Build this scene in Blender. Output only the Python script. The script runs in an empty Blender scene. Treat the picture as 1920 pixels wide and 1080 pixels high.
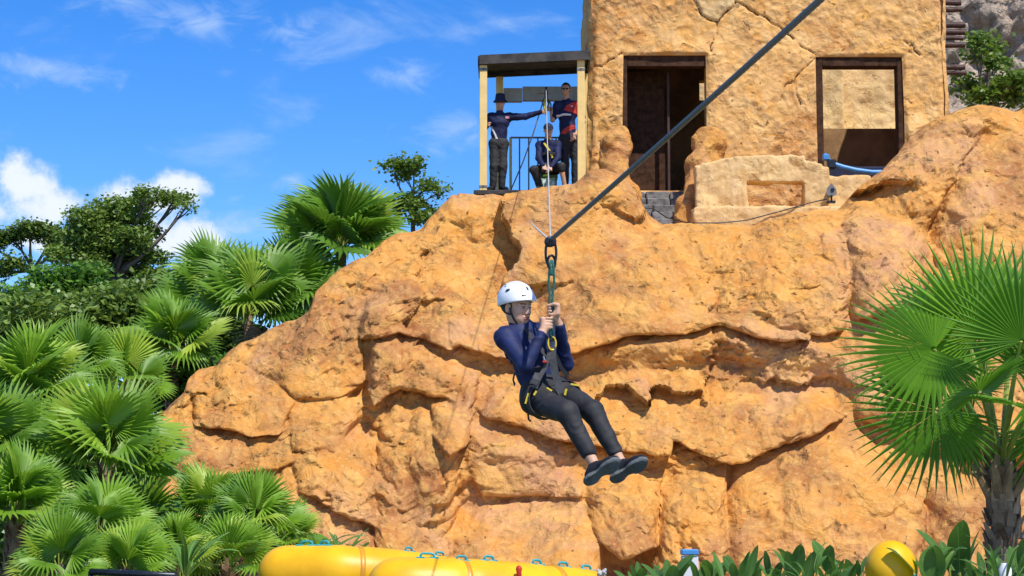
import bpy, math, random
import numpy as np
from mathutils import Vector, Matrix

SC = bpy.context.scene
COL = SC.collection
R = math.radians

# ------------------------------------------------------------------ camera
F_PX = 3800.0                       # focal length in photo pixels (1920 wide)
CAM = np.array((0.0, 0.0, 1.3))
PITCH = math.atan((1000 - 540) / F_PX)
cam_d = bpy.data.cameras.new('camera')
cam_d.sensor_width = 36.0
cam_d.lens = F_PX / 1920 * 36.0
cam_d.clip_start = 0.1
cam_d.clip_end = 5000
cam = bpy.data.objects.new('camera', cam_d)
cam.location = CAM
cam.rotation_euler = (R(90) + PITCH, 0, 0)
COL.objects.link(cam)
SC.camera = cam


def at(px, py, Y):
    """world point seen at photo pixel (px,py) at world depth Y"""
    u, v = (px - 960) / F_PX, (540 - py) / F_PX
    c, s = math.cos(PITCH), math.sin(PITCH)
    d = np.array((u, c - v * s, s + v * c))
    return CAM + d * (Y / d[1])


def ppm(Y):
    return F_PX / Y


# ------------------------------------------------------------------ sun, sky, exposure
SUN_EL, SUN_AZ = R(57), R(32)       # azimuth: degrees to the right of straight-behind-camera
sdir = Vector((math.sin(SUN_AZ) * math.cos(SUN_EL), -math.cos(SUN_AZ) * math.cos(SUN_EL), math.sin(SUN_EL)))
sun_d = bpy.data.lights.new('sun', 'SUN')
sun_d.energy = 3.7
sun_d.angle = R(0.53)
sun_d.color = (1.0, 0.95, 0.86)
sun = bpy.data.objects.new('sun', sun_d)
sun.rotation_euler = sdir.to_track_quat('Z', 'Y').to_euler()
sun.location = (10, -10, 30)
COL.objects.link(sun)

SC.cycles.max_bounces = 7
SC.cycles.diffuse_bounces = 4
SC.cycles.glossy_bounces = 2
SC.cycles.transmission_bounces = 3
SC.view_settings.view_transform = 'Standard'
SC.view_settings.look = 'None'
SC.view_settings.exposure = 0.55
SC.view_settings.gamma = 1.0
SC.view_settings.use_curve_mapping = False


def nd(nt, typ, ins=None, **props):
    n = nt.nodes.new('ShaderNode' + typ)
    for k, v in props.items():
        setattr(n, k, v)
    for k, v in (ins or {}).items():
        s = n.inputs[k]
        if isinstance(v, bpy.types.NodeSocket):
            nt.links.new(v, s)
        elif isinstance(v, bpy.types.Node):
            nt.links.new(v.outputs[0], s)
        else:
            if isinstance(v, tuple) and len(v) == 3 and s.type == 'RGBA':
                v = v + (1.0,)
            s.default_value = v
    return n


def mth(nt, op, a, b=0.0, c=None, clamp=False):
    ins = {0: a, 1: b}
    if c is not None:
        ins[2] = c
    return nd(nt, 'Math', ins, operation=op, use_clamp=clamp).outputs[0]


def mixc(nt, f, a, b, blend='MIX'):
    n = nd(nt, 'Mix', {0: f, 6: a, 7: b}, data_type='RGBA', blend_type=blend)
    return n.outputs[2]


def rng(nt, v, a, b, c=0.0, d=1.0, smooth=True):
    return nd(nt, 'MapRange', {0: v, 1: a, 2: b, 3: c, 4: d},
              interpolation_type='SMOOTHSTEP' if smooth else 'LINEAR').outputs[0]


world = bpy.data.worlds.new('World')
SC.world = world
world.use_nodes = True
wt = world.node_tree
world.cycles.sampling_method = 'MANUAL'
world.cycles.sample_map_resolution = 256
wt.nodes.clear()
sky = nd(wt, 'TexSky', sky_type='NISHITA')
sky.sun_disc = False
sky.sun_elevation = SUN_EL
sky.sun_rotation = math.pi - SUN_AZ
sky.altitude = 1500
sky.air_density = 1.0
sky.dust_density = 0.0
sky.ozone_density = 4.0
skyc = nd(wt, 'HueSaturation', {'Saturation': 1.36, 'Hue': 0.512, 'Value': 1.0, 'Color': sky}).outputs[0]
bg_sky = nd(wt, 'Background', {'Color': skyc, 'Strength': 0.13})
tc = nd(wt, 'TexCoord')
vdir = tc.outputs['Generated']
warp = nd(wt, 'TexNoise', {'Vector': vdir, 'Scale': 26.0, 'Detail': 6.0, 'Roughness': 0.6})
fine = nd(wt, 'TexNoise', {'Vector': vdir, 'Scale': 75.0, 'Detail': 8.0, 'Roughness': 0.62})
lobes = [(40, 345, 85, 62), (-60, 385, 140, 80), (95, 395, 100, 50), (255, 365, 95, 40), (322, 352, 62, 36),
         (340, 450, 110, 50), (110, 455, 150, 40)]
rl = random.Random(5)
for k in range(24):                 # big unseen clouds added all round for white fill light
    a = rl.uniform(42, 318)
    lobes.append((a, rl.uniform(6, 42), rl.uniform(6, 15), rl.uniform(3, 7), 1))
acc = None
for L in lobes:
    if len(L) == 5:
        a, e = R(L[0]), R(L[1])
        c = (math.sin(a) * math.cos(e), math.cos(a) * math.cos(e), math.sin(e))
        rx, rz = R(L[2]), R(L[3])
    else:
        v = at(L[0], L[1], 100) - CAM
        c = tuple(v / np.linalg.norm(v))
        rx, rz = L[2] / F_PX, L[3] / F_PX
    dv = nd(wt, 'VectorMath', {0: vdir, 1: c}, operation='SUBTRACT').outputs[0]
    dv = nd(wt, 'VectorMath', {0: dv, 1: (1 / rx, 1 / rx, 1 / rz)}, operation='MULTIPLY').outputs[0]
    ln = nd(wt, 'VectorMath', {0: dv}, operation='LENGTH').outputs['Value']
    g = mth(wt, 'SUBTRACT', 1.12, ln)
    acc = g if acc is None else mth(wt, 'SMOOTH_MAX', acc, g, 0.25)
n1 = mth(wt, 'MULTIPLY_ADD', mth(wt, 'SUBTRACT', warp.outputs[0], 0.5), 2.4, acc)
n1 = mth(wt, 'MULTIPLY_ADD', mth(wt, 'SUBTRACT', fine.outputs[0], 0.5), 1.3, n1)
cum = rng(wt, n1, 0.05, 0.85)
# thin high wisps everywhere
mp = nd(wt, 'Mapping', {'Vector': vdir, 'Scale': (1.0, 1.0, 2.3), 'Location': (0.37, 0.11, 0.05), 'Rotation': (0.0, 0.5, 0.0)})
wn = nd(wt, 'TexNoise', {'Vector': mp.outputs[0], 'Scale': 13.0, 'Detail': 9.0, 'Roughness': 0.58, 'Distortion': 0.35})
wis = mth(wt, 'MULTIPLY', rng(wt, wn.outputs[0], 0.53, 0.82), 0.6)
wl = None
for (px, py, rx, rz) in ((370, 40, 150, 55), (230, 10, 120, 40), (90, 130, 140, 45), (520, 60, 90, 40), (850, 245, 100, 45), (760, 140, 110, 45), (545, 335, 60, 25), (420, 430, 120, 60)):
    v = at(px, py, 100) - CAM
    dv = nd(wt, 'VectorMath', {0: vdir, 1: tuple(v / np.linalg.norm(v))}, operation='SUBTRACT').outputs[0]
    dv = nd(wt, 'VectorMath', {0: dv, 1: (F_PX / rx, F_PX / rx, F_PX / rz)}, operation='MULTIPLY').outputs[0]
    g = mth(wt, 'SUBTRACT', 1.3, nd(wt, 'VectorMath', {0: dv}, operation='LENGTH').outputs['Value'])
    wl = g if wl is None else mth(wt, 'MAXIMUM', wl, g)
wf_ = nd(wt, 'TexNoise', {'Vector': nd(wt, 'Mapping', {'Vector': vdir, 'Scale': (1.0, 1.0, 2.0), 'Rotation': (0.0, .45, 0.0)}).outputs[0], 'Scale': 42.0, 'Detail': 8.0, 'Roughness': .6, 'Distortion': .6})
wl = rng(wt, mth(wt, 'MULTIPLY_ADD', mth(wt, 'SUBTRACT', wf_.outputs[0], .5), 3.2, wl), .35, 1.9, 0, .62)
wis = mth(wt, 'MAXIMUM', wis, wl)
# thin veil near the cumulus bank, low over the horizon
sz = nd(wt, 'SeparateXYZ', {0: vdir}).outputs[2]
veil = mth(wt, 'MULTIPLY', rng(wt, sz, 0.17, 0.03), mth(wt, 'MULTIPLY', rng(wt, wn.outputs[0], 0.35, 0.75), 0.5))
cov = mth(wt, 'MAXIMUM', mth(wt, 'MULTIPLY', cum, 0.96), mth(wt, 'MAXIMUM', wis, veil))
cshade = rng(wt, mth(wt, 'MULTIPLY_ADD', fine.outputs[0], 0.9, n1), 0.3, 1.6)
cc = mixc(wt, cshade, (0.46, 0.62, 0.90), (0.80, 0.86, 0.96))
bg_c = nd(wt, 'Background', {'Color': cc, 'Strength': 0.78})
mx = nd(wt, 'MixShader', {0: cov, 1: bg_sky, 2: bg_c})
wo = nd(wt, 'OutputWorld', {0: mx})

# ------------------------------------------------------------------ numpy noise
_rs = np.random.RandomState(7)
_T = _rs.rand(4096).astype(np.float32)
_P1, _P2, _P3 = 73856093, 19349663, 83492791


def _h(ix, iy, iz):
    return _T[((ix * _P1) ^ (iy * _P2) ^ (iz * _P3)) & 4095]


def vnoise(x, y, z):
    """smooth value noise -1..1"""
    xi, yi, zi = np.floor(x).astype(np.int64), np.floor(y).astype(np.int64), np.floor(z).astype(np.int64)
    fx, fy, fz = x - xi, y - yi, z - zi
    fx, fy, fz = (f * f * f * (f * (f * 6 - 15) + 10) for f in (fx, fy, fz))
    r = 0
    for a in (0, 1):
        wx = fx if a else 1 - fx
        for b in (0, 1):
            wy = fy if b else 1 - fy
            for c in (0, 1):
                wz = fz if c else 1 - fz
                r = r + wx * wy * wz * _h(xi + a, yi + b, zi + c)
    return r * 2 - 1


def fbm(x, y, z, o=4, g=0.5):
    r, a, f = 0, 1.0, 1.0
    for i in range(o):
        r = r + a * vnoise(x * f + i * 17.3, y * f + i * 5.1, z * f - i * 9.7)
        a *= g
        f *= 2.03
    return r


def facets(x, z, cell, seed, tilt=1.0, soft=.22):
    """random tilted planes per voronoi cell (2d); returns height, distance to the border"""
    gx, gz = np.floor(x / cell).astype(np.int64), np.floor(z / cell).astype(np.int64)
    b1 = np.full(x.shape, 9e9)
    b2 = np.full(x.shape, 9e9)
    h = np.zeros(x.shape)
    for i in (-1, 0, 1):
        for j in (-1, 0, 1):
            cx, cz = gx + i, gz + j
            px = (cx + _h(cx, cz, cx * 0 + seed)) * cell
            pz = (cz + _h(cx, cz, cx * 0 + seed + 11)) * cell
            dx, dz = x - px, z - pz
            d = dx * dx + dz * dz
            hh = (_h(cx, cz, cx * 0 + seed + 3) - .5) * cell * .6 + tilt * (
                (_h(cx, cz, cx * 0 + seed + 5) - .5) * dx + (_h(cx, cz, cx * 0 + seed + 7) - .35) * -dz)
            m = d < b1
            b2 = np.where(m, b1, np.minimum(b2, d))
            h = np.where(m, hh, h)
            b1 = np.where(m, d, b1)
    bd = np.sqrt(b2) - np.sqrt(b1)
    return (h * sstep(0, soft * cell, bd) if soft else h), bd


def caps(x, z, cell, seed, tilt=1.0, q=.4):
    """continuous broken-rock relief: the highest of tilted rounded caps, one per cell"""
    gx, gz_ = np.floor(x / cell).astype(np.int64), np.floor(z / cell).astype(np.int64)
    best = np.full(x.shape, -9e9)
    for i in (-1, 0, 1):
        for j in (-1, 0, 1):
            cx, cz = gx + i, gz_ + j
            o = cx * 0
            dx = x - (cx + .15 + .7 * _h(cx, cz, o + seed)) * cell
            dz = z - (cz + .15 + .7 * _h(cx, cz, o + seed + 11)) * cell
            hh = .35 * cell * _h(cx, cz, o + seed + 3) + tilt * ((_h(cx, cz, o + seed + 5) - .5) * dx + (_h(cx, cz, o + seed + 7) - .6) * dz)
            best = np.maximum(best, hh - q * (dx * dx + dz * dz) / cell)
    return best - .12 * cell


def sstep(a, b, v):
    t = np.clip((v - a) / (b - a), 0, 1)
    return t * t * (3 - 2 * t)


# ------------------------------------------------------------------ mesh helpers
def mesh(name, V, Fc, mat=None, smooth=False, mats=None, mi=None):
    me = bpy.data.meshes.new(name)
    V = np.asarray(V, dtype=np.float64)
    if isinstance(Fc, np.ndarray) and len(Fc):
        k = Fc.shape[1]
        n = len(Fc)
        me.vertices.add(len(V))
        me.vertices.foreach_set('co', V.ravel())
        me.loops.add(n * k)
        me.loops.foreach_set('vertex_index', Fc.astype(np.int32).ravel())
        me.polygons.add(n)
        me.polygons.foreach_set('loop_start', np.arange(0, n * k, k, dtype=np.int32))
        me.update(calc_edges=True)
    else:
        me.from_pydata(V.tolist(), [], [tuple(int(q) for q in f) for f in Fc])
    for m in (mats or ([mat] if mat else [])):
        me.materials.append(m)
    if mi is not None:
        me.polygons.foreach_set('material_index', np.asarray(mi, dtype=np.int32))
    if smooth:
        me.polygons.foreach_set('use_smooth', np.ones(len(me.polygons), dtype=bool))
    me.validate()
    me.update()
    return me


def ob(name, me, parent=None, loc=(0, 0, 0), rot=(0, 0, 0), scale=None):
    o = bpy.data.objects.new(name, me)
    o.location = loc
    o.rotation_euler = rot
    if scale is not None:
        o.scale = scale if hasattr(scale, '__len__') else (scale,) * 3
    if parent is not None:
        o.parent = parent
    COL.objects.link(o)
    return o


def tag(o, label=None, cat=None, group=None, kind=None):
    if label:
        o['label'] = label
    if cat:
        o['category'] = cat
    if group:
        o['group'] = group
    if kind:
        o['kind'] = kind
    return o


def empty(name, loc, label=None, cat=None, group=None, rot=(0, 0, 0)):
    o = ob(name, None, None, tuple(float(q) for q in loc), rot)
    o.empty_display_size = 0.2
    return tag(o, label, cat, group)


class MB:
    """collects simple shapes into one mesh"""

    def __init__(s):
        s.v, s.f, s.m = [], [], []

    def add(s, V, Fc, mi=0):
        b = len(s.v)
        s.v += [tuple(map(float, p)) for p in V]
        s.f += [tuple(int(i) + b for i in f) for f in Fc]
        s.m += [mi] * len(Fc)
        return s

    def box(s, lo, hi, mi=0, bev=0.0, jit=0.0, rnd=None):
        lo, hi = np.minimum(lo, hi).astype(float), np.maximum(lo, hi).astype(float)
        if bev <= 0:
            V = [(x, y, z) for z in (lo[2], hi[2]) for y in (lo[1], hi[1]) for x in (lo[0], hi[0])]
            Fc = [(0, 2, 3, 1), (4, 5, 7, 6), (0, 1, 5, 4), (2, 6, 7, 3), (0, 4, 6, 2), (1, 3, 7, 5)]
        else:
            V, ids, Fc = [], {}, []
            for cx in (0, 1):
                for cy in (0, 1):
                    for cz in (0, 1):
                        c = [lo[0] if not cx else hi[0], lo[1] if not cy else hi[1], lo[2] if not cz else hi[2]]
                        sg = [1 if not q else -1 for q in (cx, cy, cz)]
                        for ax in range(3):
                            p = list(c)
                            for q in range(3):
                                if q != ax:
                                    p[q] += sg[q] * bev
                            ids[(cx, cy, cz, ax)] = len(V)
                            V.append(p)
            for ax in range(3):
                a1, a2 = [q for q in range(3) if q != ax]
                for side in (0, 1):
                    quad = []
                    for (i, j) in ((0, 0), (1, 0), (1, 1), (0, 1)):
                        c = [0, 0, 0]
                        c[ax], c[a1], c[a2] = side, i, j
                        quad.append(ids[(c[0], c[1], c[2], ax)])
                    Fc.append(tuple(quad))
                for i in (0, 1):
                    for j in (0, 1):
                        c0, c1 = [0, 0, 0], [0, 0, 0]
                        c0[a1], c0[a2], c1[a1], c1[a2] = i, j, i, j
                        c1[ax] = 1
                        Fc.append((ids[(*c0, a1)], ids[(*c1, a1)], ids[(*c1, a2)], ids[(*c0, a2)]))
            for cx in (0, 1):
                for cy in (0, 1):
                    for cz in (0, 1):
                        Fc.append(tuple(ids[(cx, cy, cz, q)] for q in range(3)))
        if jit and rnd:
            V = [[q + rnd.uniform(-jit, jit) for q in p] for p in V]
        return s.add(V, Fc, mi)

    def tube(s, pts, rad, n=8, mi=0, caps=True, flat=None):
        pts = [np.asarray(p, float) for p in pts]
        m = len(pts)
        rads = rad if hasattr(rad, '__len__') else [rad] * m
        V, Fc = [], []
        up = None
        for i in range(m):
            t = pts[min(i + 1, m - 1)] - pts[max(i - 1, 0)]
            t = t / (np.linalg.norm(t) + 1e-12)
            if up is None:
                a = np.array((0, 0, 1.0)) if abs(t[2]) < .9 else np.array((1.0, 0, 0))
                up = np.cross(t, a)
            up = up - t * np.dot(up, t)
            up /= np.linalg.norm(up) + 1e-12
            sd = np.cross(t, up)
            for k in range(n):
                a = 2 * math.pi * k / n
                V.append(pts[i] + rads[i] * (math.cos(a) * up + math.sin(a) * sd))
        for i in range(m - 1):
            for k in range(n):
                k2 = (k + 1) % n
                Fc.append((i * n + k, i * n + k2, (i + 1) * n + k2, (i + 1) * n + k))
        if caps:
            Fc.append(tuple(range(n - 1, -1, -1)))
            Fc.append(tuple((m - 1) * n + k for k in range(n)))
        return s.add(V, Fc, mi)

    def ribbon(s, pts, nrm, w, th=0.004, mi=0):
        """flat strap along pts; nrm = outward normals"""
        pts = [np.asarray(p, float) for p in pts]
        m = len(pts)
        V, Fc = [], []
        for i in range(m):
            t = pts[min(i + 1, m - 1)] - pts[max(i - 1, 0)]
            t /= np.linalg.norm(t) + 1e-12
            n_ = np.asarray(nrm[i] if isinstance(nrm, list) else nrm, float)
            n_ = n_ - t * np.dot(n_, t)
            n_ /= np.linalg.norm(n_) + 1e-12
            b = np.cross(t, n_)
            for (u, v) in ((-.5, 0), (.5, 0), (.5, 1), (-.5, 1)):
                V.append(pts[i] + b * u * w + n_ * v * th)
        for i in range(m - 1):
            for k in range(4):
                k2 = (k + 1) % 4
                Fc.append((i * 4 + k, i * 4 + k2, i * 4 + 4 + k2, i * 4 + 4 + k))
        Fc += [(3, 2, 1, 0), tuple((m - 1) * 4 + k for k in range(4))]
        return s.add(V, Fc, mi)

    def lathe(s, prof, n=16, c=(0, 0, 0), ax=None, mi=0, sx=1.0, sy=1.0):
        """prof: list of (r,z) ; optional 3x3 rotation ax"""
        V, Fc = [], []
        for (r_, z_) in prof:
            for k in range(n):
                a = 2 * math.pi * k / n
                p = np.array((r_ * math.cos(a) * sx, r_ * math.sin(a) * sy, z_))
                if ax is not None:
                    p = ax @ p
                V.append(p + np.asarray(c))
        for i in range(len(prof) - 1):
            for k in range(n):
                k2 = (k + 1) % n
                Fc.append((i * n + k, i * n + k2, (i + 1) * n + k2, (i + 1) * n + k))
        Fc.append(tuple(range(n - 1, -1, -1)))
        Fc.append(tuple((len(prof) - 1) * n + k for k in range(n)))
        return s.add(V, Fc, mi)

    def build(s, name, mat, parent=None, smooth=False, loc=(0, 0, 0), rot=(0, 0, 0)):
        me = mesh(name, s.v, s.f, smooth=smooth, mats=mat if isinstance(mat, list) else [mat], mi=s.m)
        return ob(name, me, parent, loc, rot)


def arr(o, base):
    """make vertices (given in world space) local to an empty placed at base"""
    return o


# ------------------------------------------------------------------ signed distance modelling
class SDF:
    def __init__(s):
        s.p = []

    def cone(s, a, b, ra, rb, k=.02, op='u', wide=None, ws=1.0):
        a, b = np.asarray(a, float), np.asarray(b, float)
        m = max(ra, rb) * max(1, ws)
        s.p.append((op, k, np.minimum(a, b) - m, np.maximum(a, b) + m, 'c', (a, b, ra, rb, wide, ws)))
        return s

    def ball(s, c, r, k=.02, op='u'):
        return s.ell(c, (r, r, r), None, k, op)

    def ell(s, c, r, rot=None, k=.02, op='u'):
        c, r = np.asarray(c, float), np.asarray(r, float)
        m = r.max() if rot is not None else r
        s.p.append((op, k, c - m, c + m, 'e', (c, r, rot)))
        return s

    def box(s, c, h, rot=None, r=.01, k=.02, op='u'):
        c, h = np.asarray(c, float), np.asarray(h, float)
        m = np.linalg.norm(h) if rot is not None else h
        s.p.append((op, k, c - m, c + m, 'b', (c, h, rot, r)))
        return s

    def mesh(s, h, noise=None):
        lo = np.min([p[2] for p in s.p if p[0] == 'u'], axis=0) - 4 * h
        hi = np.max([p[3] for p in s.p if p[0] == 'u'], axis=0) + 4 * h
        n = np.ceil((hi - lo) / h).astype(int) + 1
        D = np.full(n, 1.0, np.float32)
        ax = [lo[i] + np.arange(n[i]) * h for i in range(3)]
        for (op, k, l, u, ty, q) in s.p:
            pad = k + 3 * h
            i0 = np.clip(np.floor((l - pad - lo) / h).astype(int), 0, n)
            i1 = np.clip(np.ceil((u + pad - lo) / h).astype(int) + 1, 0, n)
            if (i1 <= i0).any():
                continue
            sl = tuple(slice(i0[i], i1[i]) for i in range(3))
            P = np.stack(np.meshgrid(ax[0][sl[0]], ax[1][sl[1]], ax[2][sl[2]], indexing='ij'), -1)
            if ty == 'c':
                a, b, ra, rb, wide, ws = q
                ab = b - a
                rel = P - a
                L2 = max(float(ab @ ab), 1e-12)
                t = np.clip(rel @ ab / L2, 0, 1)
                w = rel - t[..., None] * ab
                if wide is not None:
                    cw = w @ wide
                    w = w - ((1 - 1 / ws) * cw)[..., None] * wide
                d = np.linalg.norm(w, axis=-1) - (ra + (rb - ra) * t)
            elif ty == 'e':
                c, r, rot = q
                w = P - c
                if rot is not None:
                    w = w @ rot
                k0 = np.linalg.norm(w / r, axis=-1)
                k1 = np.linalg.norm(w / (r * r), axis=-1) + 1e-9
                d = k0 * (k0 - 1) / k1
            else:
                c, hh, rot, rr = q
                w = P - c
                if rot is not None:
                    w = w @ rot
                w = np.abs(w) - (hh - rr)
                d = np.linalg.norm(np.maximum(w, 0), axis=-1) + np.minimum(w.max(-1), 0) - rr
            cur = D[sl]
            if op == 'u':
                t = np.clip(.5 + .5 * (cur - d) / k, 0, 1)
                D[sl] = cur * (1 - t) + d * t - k * t * (1 - t)
            else:
                t = np.clip(.5 - .5 * (cur + d) / k, 0, 1)
                D[sl] = cur * (1 - t) - d * t + k * t * (1 - t)
        if noise is not None:
            near = np.abs(D) < 6 * h
            idx = np.argwhere(near)
            P = lo + idx * h
            D[near] += noise(P).astype(np.float32)
        return surfnet(D, lo, h)


def surfnet(D, lo, h):
    S = D < 0
    n = np.array(D.shape)
    c = np.zeros(n - 1, np.uint8)
    for a in (0, 1):
        for b in (0, 1):
            for d in (0, 1):
                c += S[a:n[0] - 1 + a, b:n[1] - 1 + b, d:n[2] - 1 + d]
    act = (c > 0) & (c < 8)
    idx = np.argwhere(act)
    ident = np.full(n - 1, -1, np.int64)
    ident[act] = np.arange(len(idx))
    acc = np.zeros((len(idx), 3))
    cnt = np.zeros(len(idx))
    cor = [(a, b, d) for a in (0, 1) for b in (0, 1) for d in (0, 1)]
    val = {q: D[idx[:, 0] + q[0], idx[:, 1] + q[1], idx[:, 2] + q[2]] for q in cor}
    for q in cor:
        for axx in range(3):
            if q[axx] == 0:
                q2 = list(q)
                q2[axx] = 1
                v0, v1 = val[q], val[tuple(q2)]
                m = (v0 < 0) != (v1 < 0)
                t = np.where(m, v0 / np.where(m, v0 - v1, 1), 0)
                p = np.tile(np.array(q, float), (len(idx), 1))
                p[:, axx] += t
                acc += p * m[:, None]
                cnt += m
    V = lo + (idx + acc / cnt[:, None]) * h
    Fs = []
    for axx in range(3):
        a1, a2 = (axx + 1) % 3, (axx + 2) % 3
        s0 = [slice(None)] * 3
        s1 = [slice(None)] * 3
        s0[axx], s1[axx] = slice(0, -1), slice(1, None)
        A, B = S[tuple(s0)], S[tuple(s1)]
        e = np.argwhere(A != B)
        ok = (e[:, a1] > 0) & (e[:, a2] > 0) & (e[:, a1] < n[a1] - 1) & (e[:, a2] < n[a2] - 1)
        e = e[ok]
        flip = A[e[:, 0], e[:, 1], e[:, 2]]
        q = []
        for (i, j) in ((0, 0), (-1, 0), (-1, -1), (0, -1)):
            w = e.copy()
            w[:, a1] += i
            w[:, a2] += j
            q.append(ident[w[:, 0], w[:, 1], w[:, 2]])
        q = np.stack(q, 1)
        q[~flip] = q[~flip][:, ::-1]
        Fs.append(q)
    return V, np.concatenate(Fs)


def rotm(f, u):
    """columns: forward, left, up (orthonormal)"""
    f = np.asarray(f, float)
    f = f / np.linalg.norm(f)
    u = np.asarray(u, float)
    u = u - f * (u @ f)
    u /= np.linalg.norm(u)
    return np.stack([f, np.cross(u, f), u], 1)


# ------------------------------------------------------------------ materials
def newmat(name):
    m = bpy.data.materials.new(name)
    m.use_nodes = True
    nt = m.node_tree
    nt.nodes.clear()
    return m, nt


def finish(nt, shader):
    nd(nt, 'OutputMaterial', {0: shader})


def simple(name, col, rough=.6, var=.12, vscale=6.0, bump=0.0, bscale=60.0, metal=0.0, col2=None, spec=.5, coat=0.0, bdist=.01):
    m, nt = newmat(name)
    t = nd(nt, 'TexCoord').outputs['Object']
    n = nd(nt, 'TexNoise', {'Vector': t, 'Scale': vscale, 'Detail': 6.0, 'Roughness': .6})
    a = tuple(max(0, c * (1 - var)) for c in col)
    b = col2 if col2 else tuple(min(1, c * (1 + var)) for c in col)
    c = mixc(nt, rng(nt, n.outputs[0], .32, .68), a, b)
    ins = {'Base Color': c, 'Roughness': rough, 'Metallic': metal, 'Specular IOR Level': spec, 'Coat Weight': coat}
    if bump:
        bn = nd(nt, 'TexNoise', {'Vector': t, 'Scale': bscale, 'Detail': 5.0, 'Roughness': .6})
        ins['Normal'] = nd(nt, 'Bump', {'Strength': bump, 'Distance': bdist, 'Height': bn.outputs[0]}).outputs[0]
    finish(nt, nd(nt, 'BsdfPrincipled', ins))
    return m


def rockmat(name, cols, s=1.0, bump=1.0, crack=0.0, flake=5.5, dist=.05, red=0.0):
    """cols: dark, main, light, tan"""
    m, nt = newmat(name)
    t = nd(nt, 'TexCoord').outputs['Object']
    big = nd(nt, 'TexNoise', {'Vector': t, 'Scale': .55 * s, 'Detail': 4.0, 'Roughness': .55, 'Distortion': .6})
    mid = nd(nt, 'TexNoise', {'Vector': t, 'Scale': 2.2 * s, 'Detail': 6.0, 'Roughness': .62, 'Distortion': .8})
    fin = nd(nt, 'TexNoise', {'Vector': t, 'Scale': 13.0 * s, 'Detail': 8.0, 'Roughness': .65})
    c = mixc(nt, rng(nt, big.outputs[0], .40, .60), cols[0], cols[1])
    if red:
        pk = nd(nt, 'TexNoise', {'Vector': nd(nt, 'Mapping', {'Vector': t, 'Location': (3.1, 7.7, 1.3)}).outputs[0], 'Scale': .38, 'Detail': 5.0, 'Roughness': .6, 'Distortion': 1.0})
        c = mixc(nt, mth(nt, 'MULTIPLY', rng(nt, pk.outputs[0], .50, .64), red), c, (.50, .25, .125))
    c = mixc(nt, mth(nt, 'MULTIPLY', rng(nt, mid.outputs[0], .42, .7), .75), c, cols[2])
    c = mixc(nt, mth(nt, 'MULTIPLY', rng(nt, fin.outputs[0], .5, .75), .55), c, cols[3])
    # swirling chiselled flakes
    wv = nd(nt, 'TexNoise', {'Vector': t, 'Scale': 3.3 * s, 'Detail': 3.0, 'Roughness': .5})
    tw = nd(nt, 'VectorMath', {0: t, 1: nd(nt, 'VectorMath', {0: wv.outputs[1], 1: (.42, .42, .42)}, operation='MULTIPLY').outputs[0]}, operation='ADD').outputs[0]
    vo = nd(nt, 'TexVoronoi', {'Vector': tw, 'Scale': flake * s, 'Randomness': 1.0}, feature='F1')
    pit = nd(nt, 'TexVoronoi', {'Vector': tw, 'Scale': 4.3 * s, 'Randomness': 1.0}, feature='F1')
    pm = rng(nt, pit.outputs['Distance'], .06, .15, 0.0, 1.0)
    c = mixc(nt, mth(nt, 'MULTIPLY', mth(nt, 'SUBTRACT', 1.0, pm), .75), c, tuple(q * .3 for q in cols[0]))
    # each flake keeps a slightly different tint
    hv = nd(nt, 'SeparateColor', {0: vo.outputs['Color']}).outputs[0]
    c = mixc(nt, mth(nt, 'MULTIPLY', hv, .28), c, cols[3])
    c = mixc(nt, mth(nt, 'MULTIPLY', rng(nt, hv, .72, 1.0), .3), c, cols[0])
    rgh = rng(nt, nd(nt, 'TexNoise', {'Vector': t, 'Scale': 1.3 * s, 'Detail': 2.0, 'Roughness': .5}).outputs[0], .38, .62, .22, 1.0)
    loc = nd(nt, 'VectorMath', {0: tw, 1: vo.outputs['Position']}, operation='SUBTRACT').outputs[0]
    til = nd(nt, 'VectorMath', {0: vo.outputs['Color'], 1: (.5, .5, .5)}, operation='SUBTRACT').outputs[0]
    chip = mth(nt, 'MULTIPLY', nd(nt, 'VectorMath', {0: loc, 1: til}, operation='DOT_PRODUCT').outputs['Value'], flake * s * 1.5)
    chip = mth(nt, 'MULTIPLY_ADD', vo.outputs['Distance'], .35, chip)
    h = mth(nt, 'MULTIPLY', chip, mth(nt, 'MULTIPLY', rgh, .8))
    h = mth(nt, 'MULTIPLY_ADD', mth(nt, 'MULTIPLY', fin.outputs[0], rgh), .32, h)
    h = mth(nt, 'MULTIPLY_ADD', mid.outputs[0], .8, h)
    h = mth(nt, 'MULTIPLY_ADD', pm, .22, h)
    if crack:
        cv = nd(nt, 'TexVoronoi', {'Vector': tw, 'Scale': 1.1 * s}, feature='DISTANCE_TO_EDGE')
        cm = rng(nt, cv.outputs['Distance'], .0, .02)
        cm = mth(nt, 'MAXIMUM', cm, rng(nt, big.outputs[0], .5, .44))
        h = mth(nt, 'MULTIPLY_ADD', cm, .3 * crack, h)
        c = mixc(nt, mth(nt, 'MULTIPLY', mth(nt, 'SUBTRACT', 1.0, cm), .6 * crack), c, tuple(q * .35 for q in cols[0]))
    b = nd(nt, 'Bump', {'Strength': bump, 'Distance': dist, 'Height': h})
    finish(nt, nd(nt, 'BsdfPrincipled', {'Base Color': c, 'Roughness': .82, 'Specular IOR Level': .3, 'Normal': b.outputs[0]}))
    return m


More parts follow.
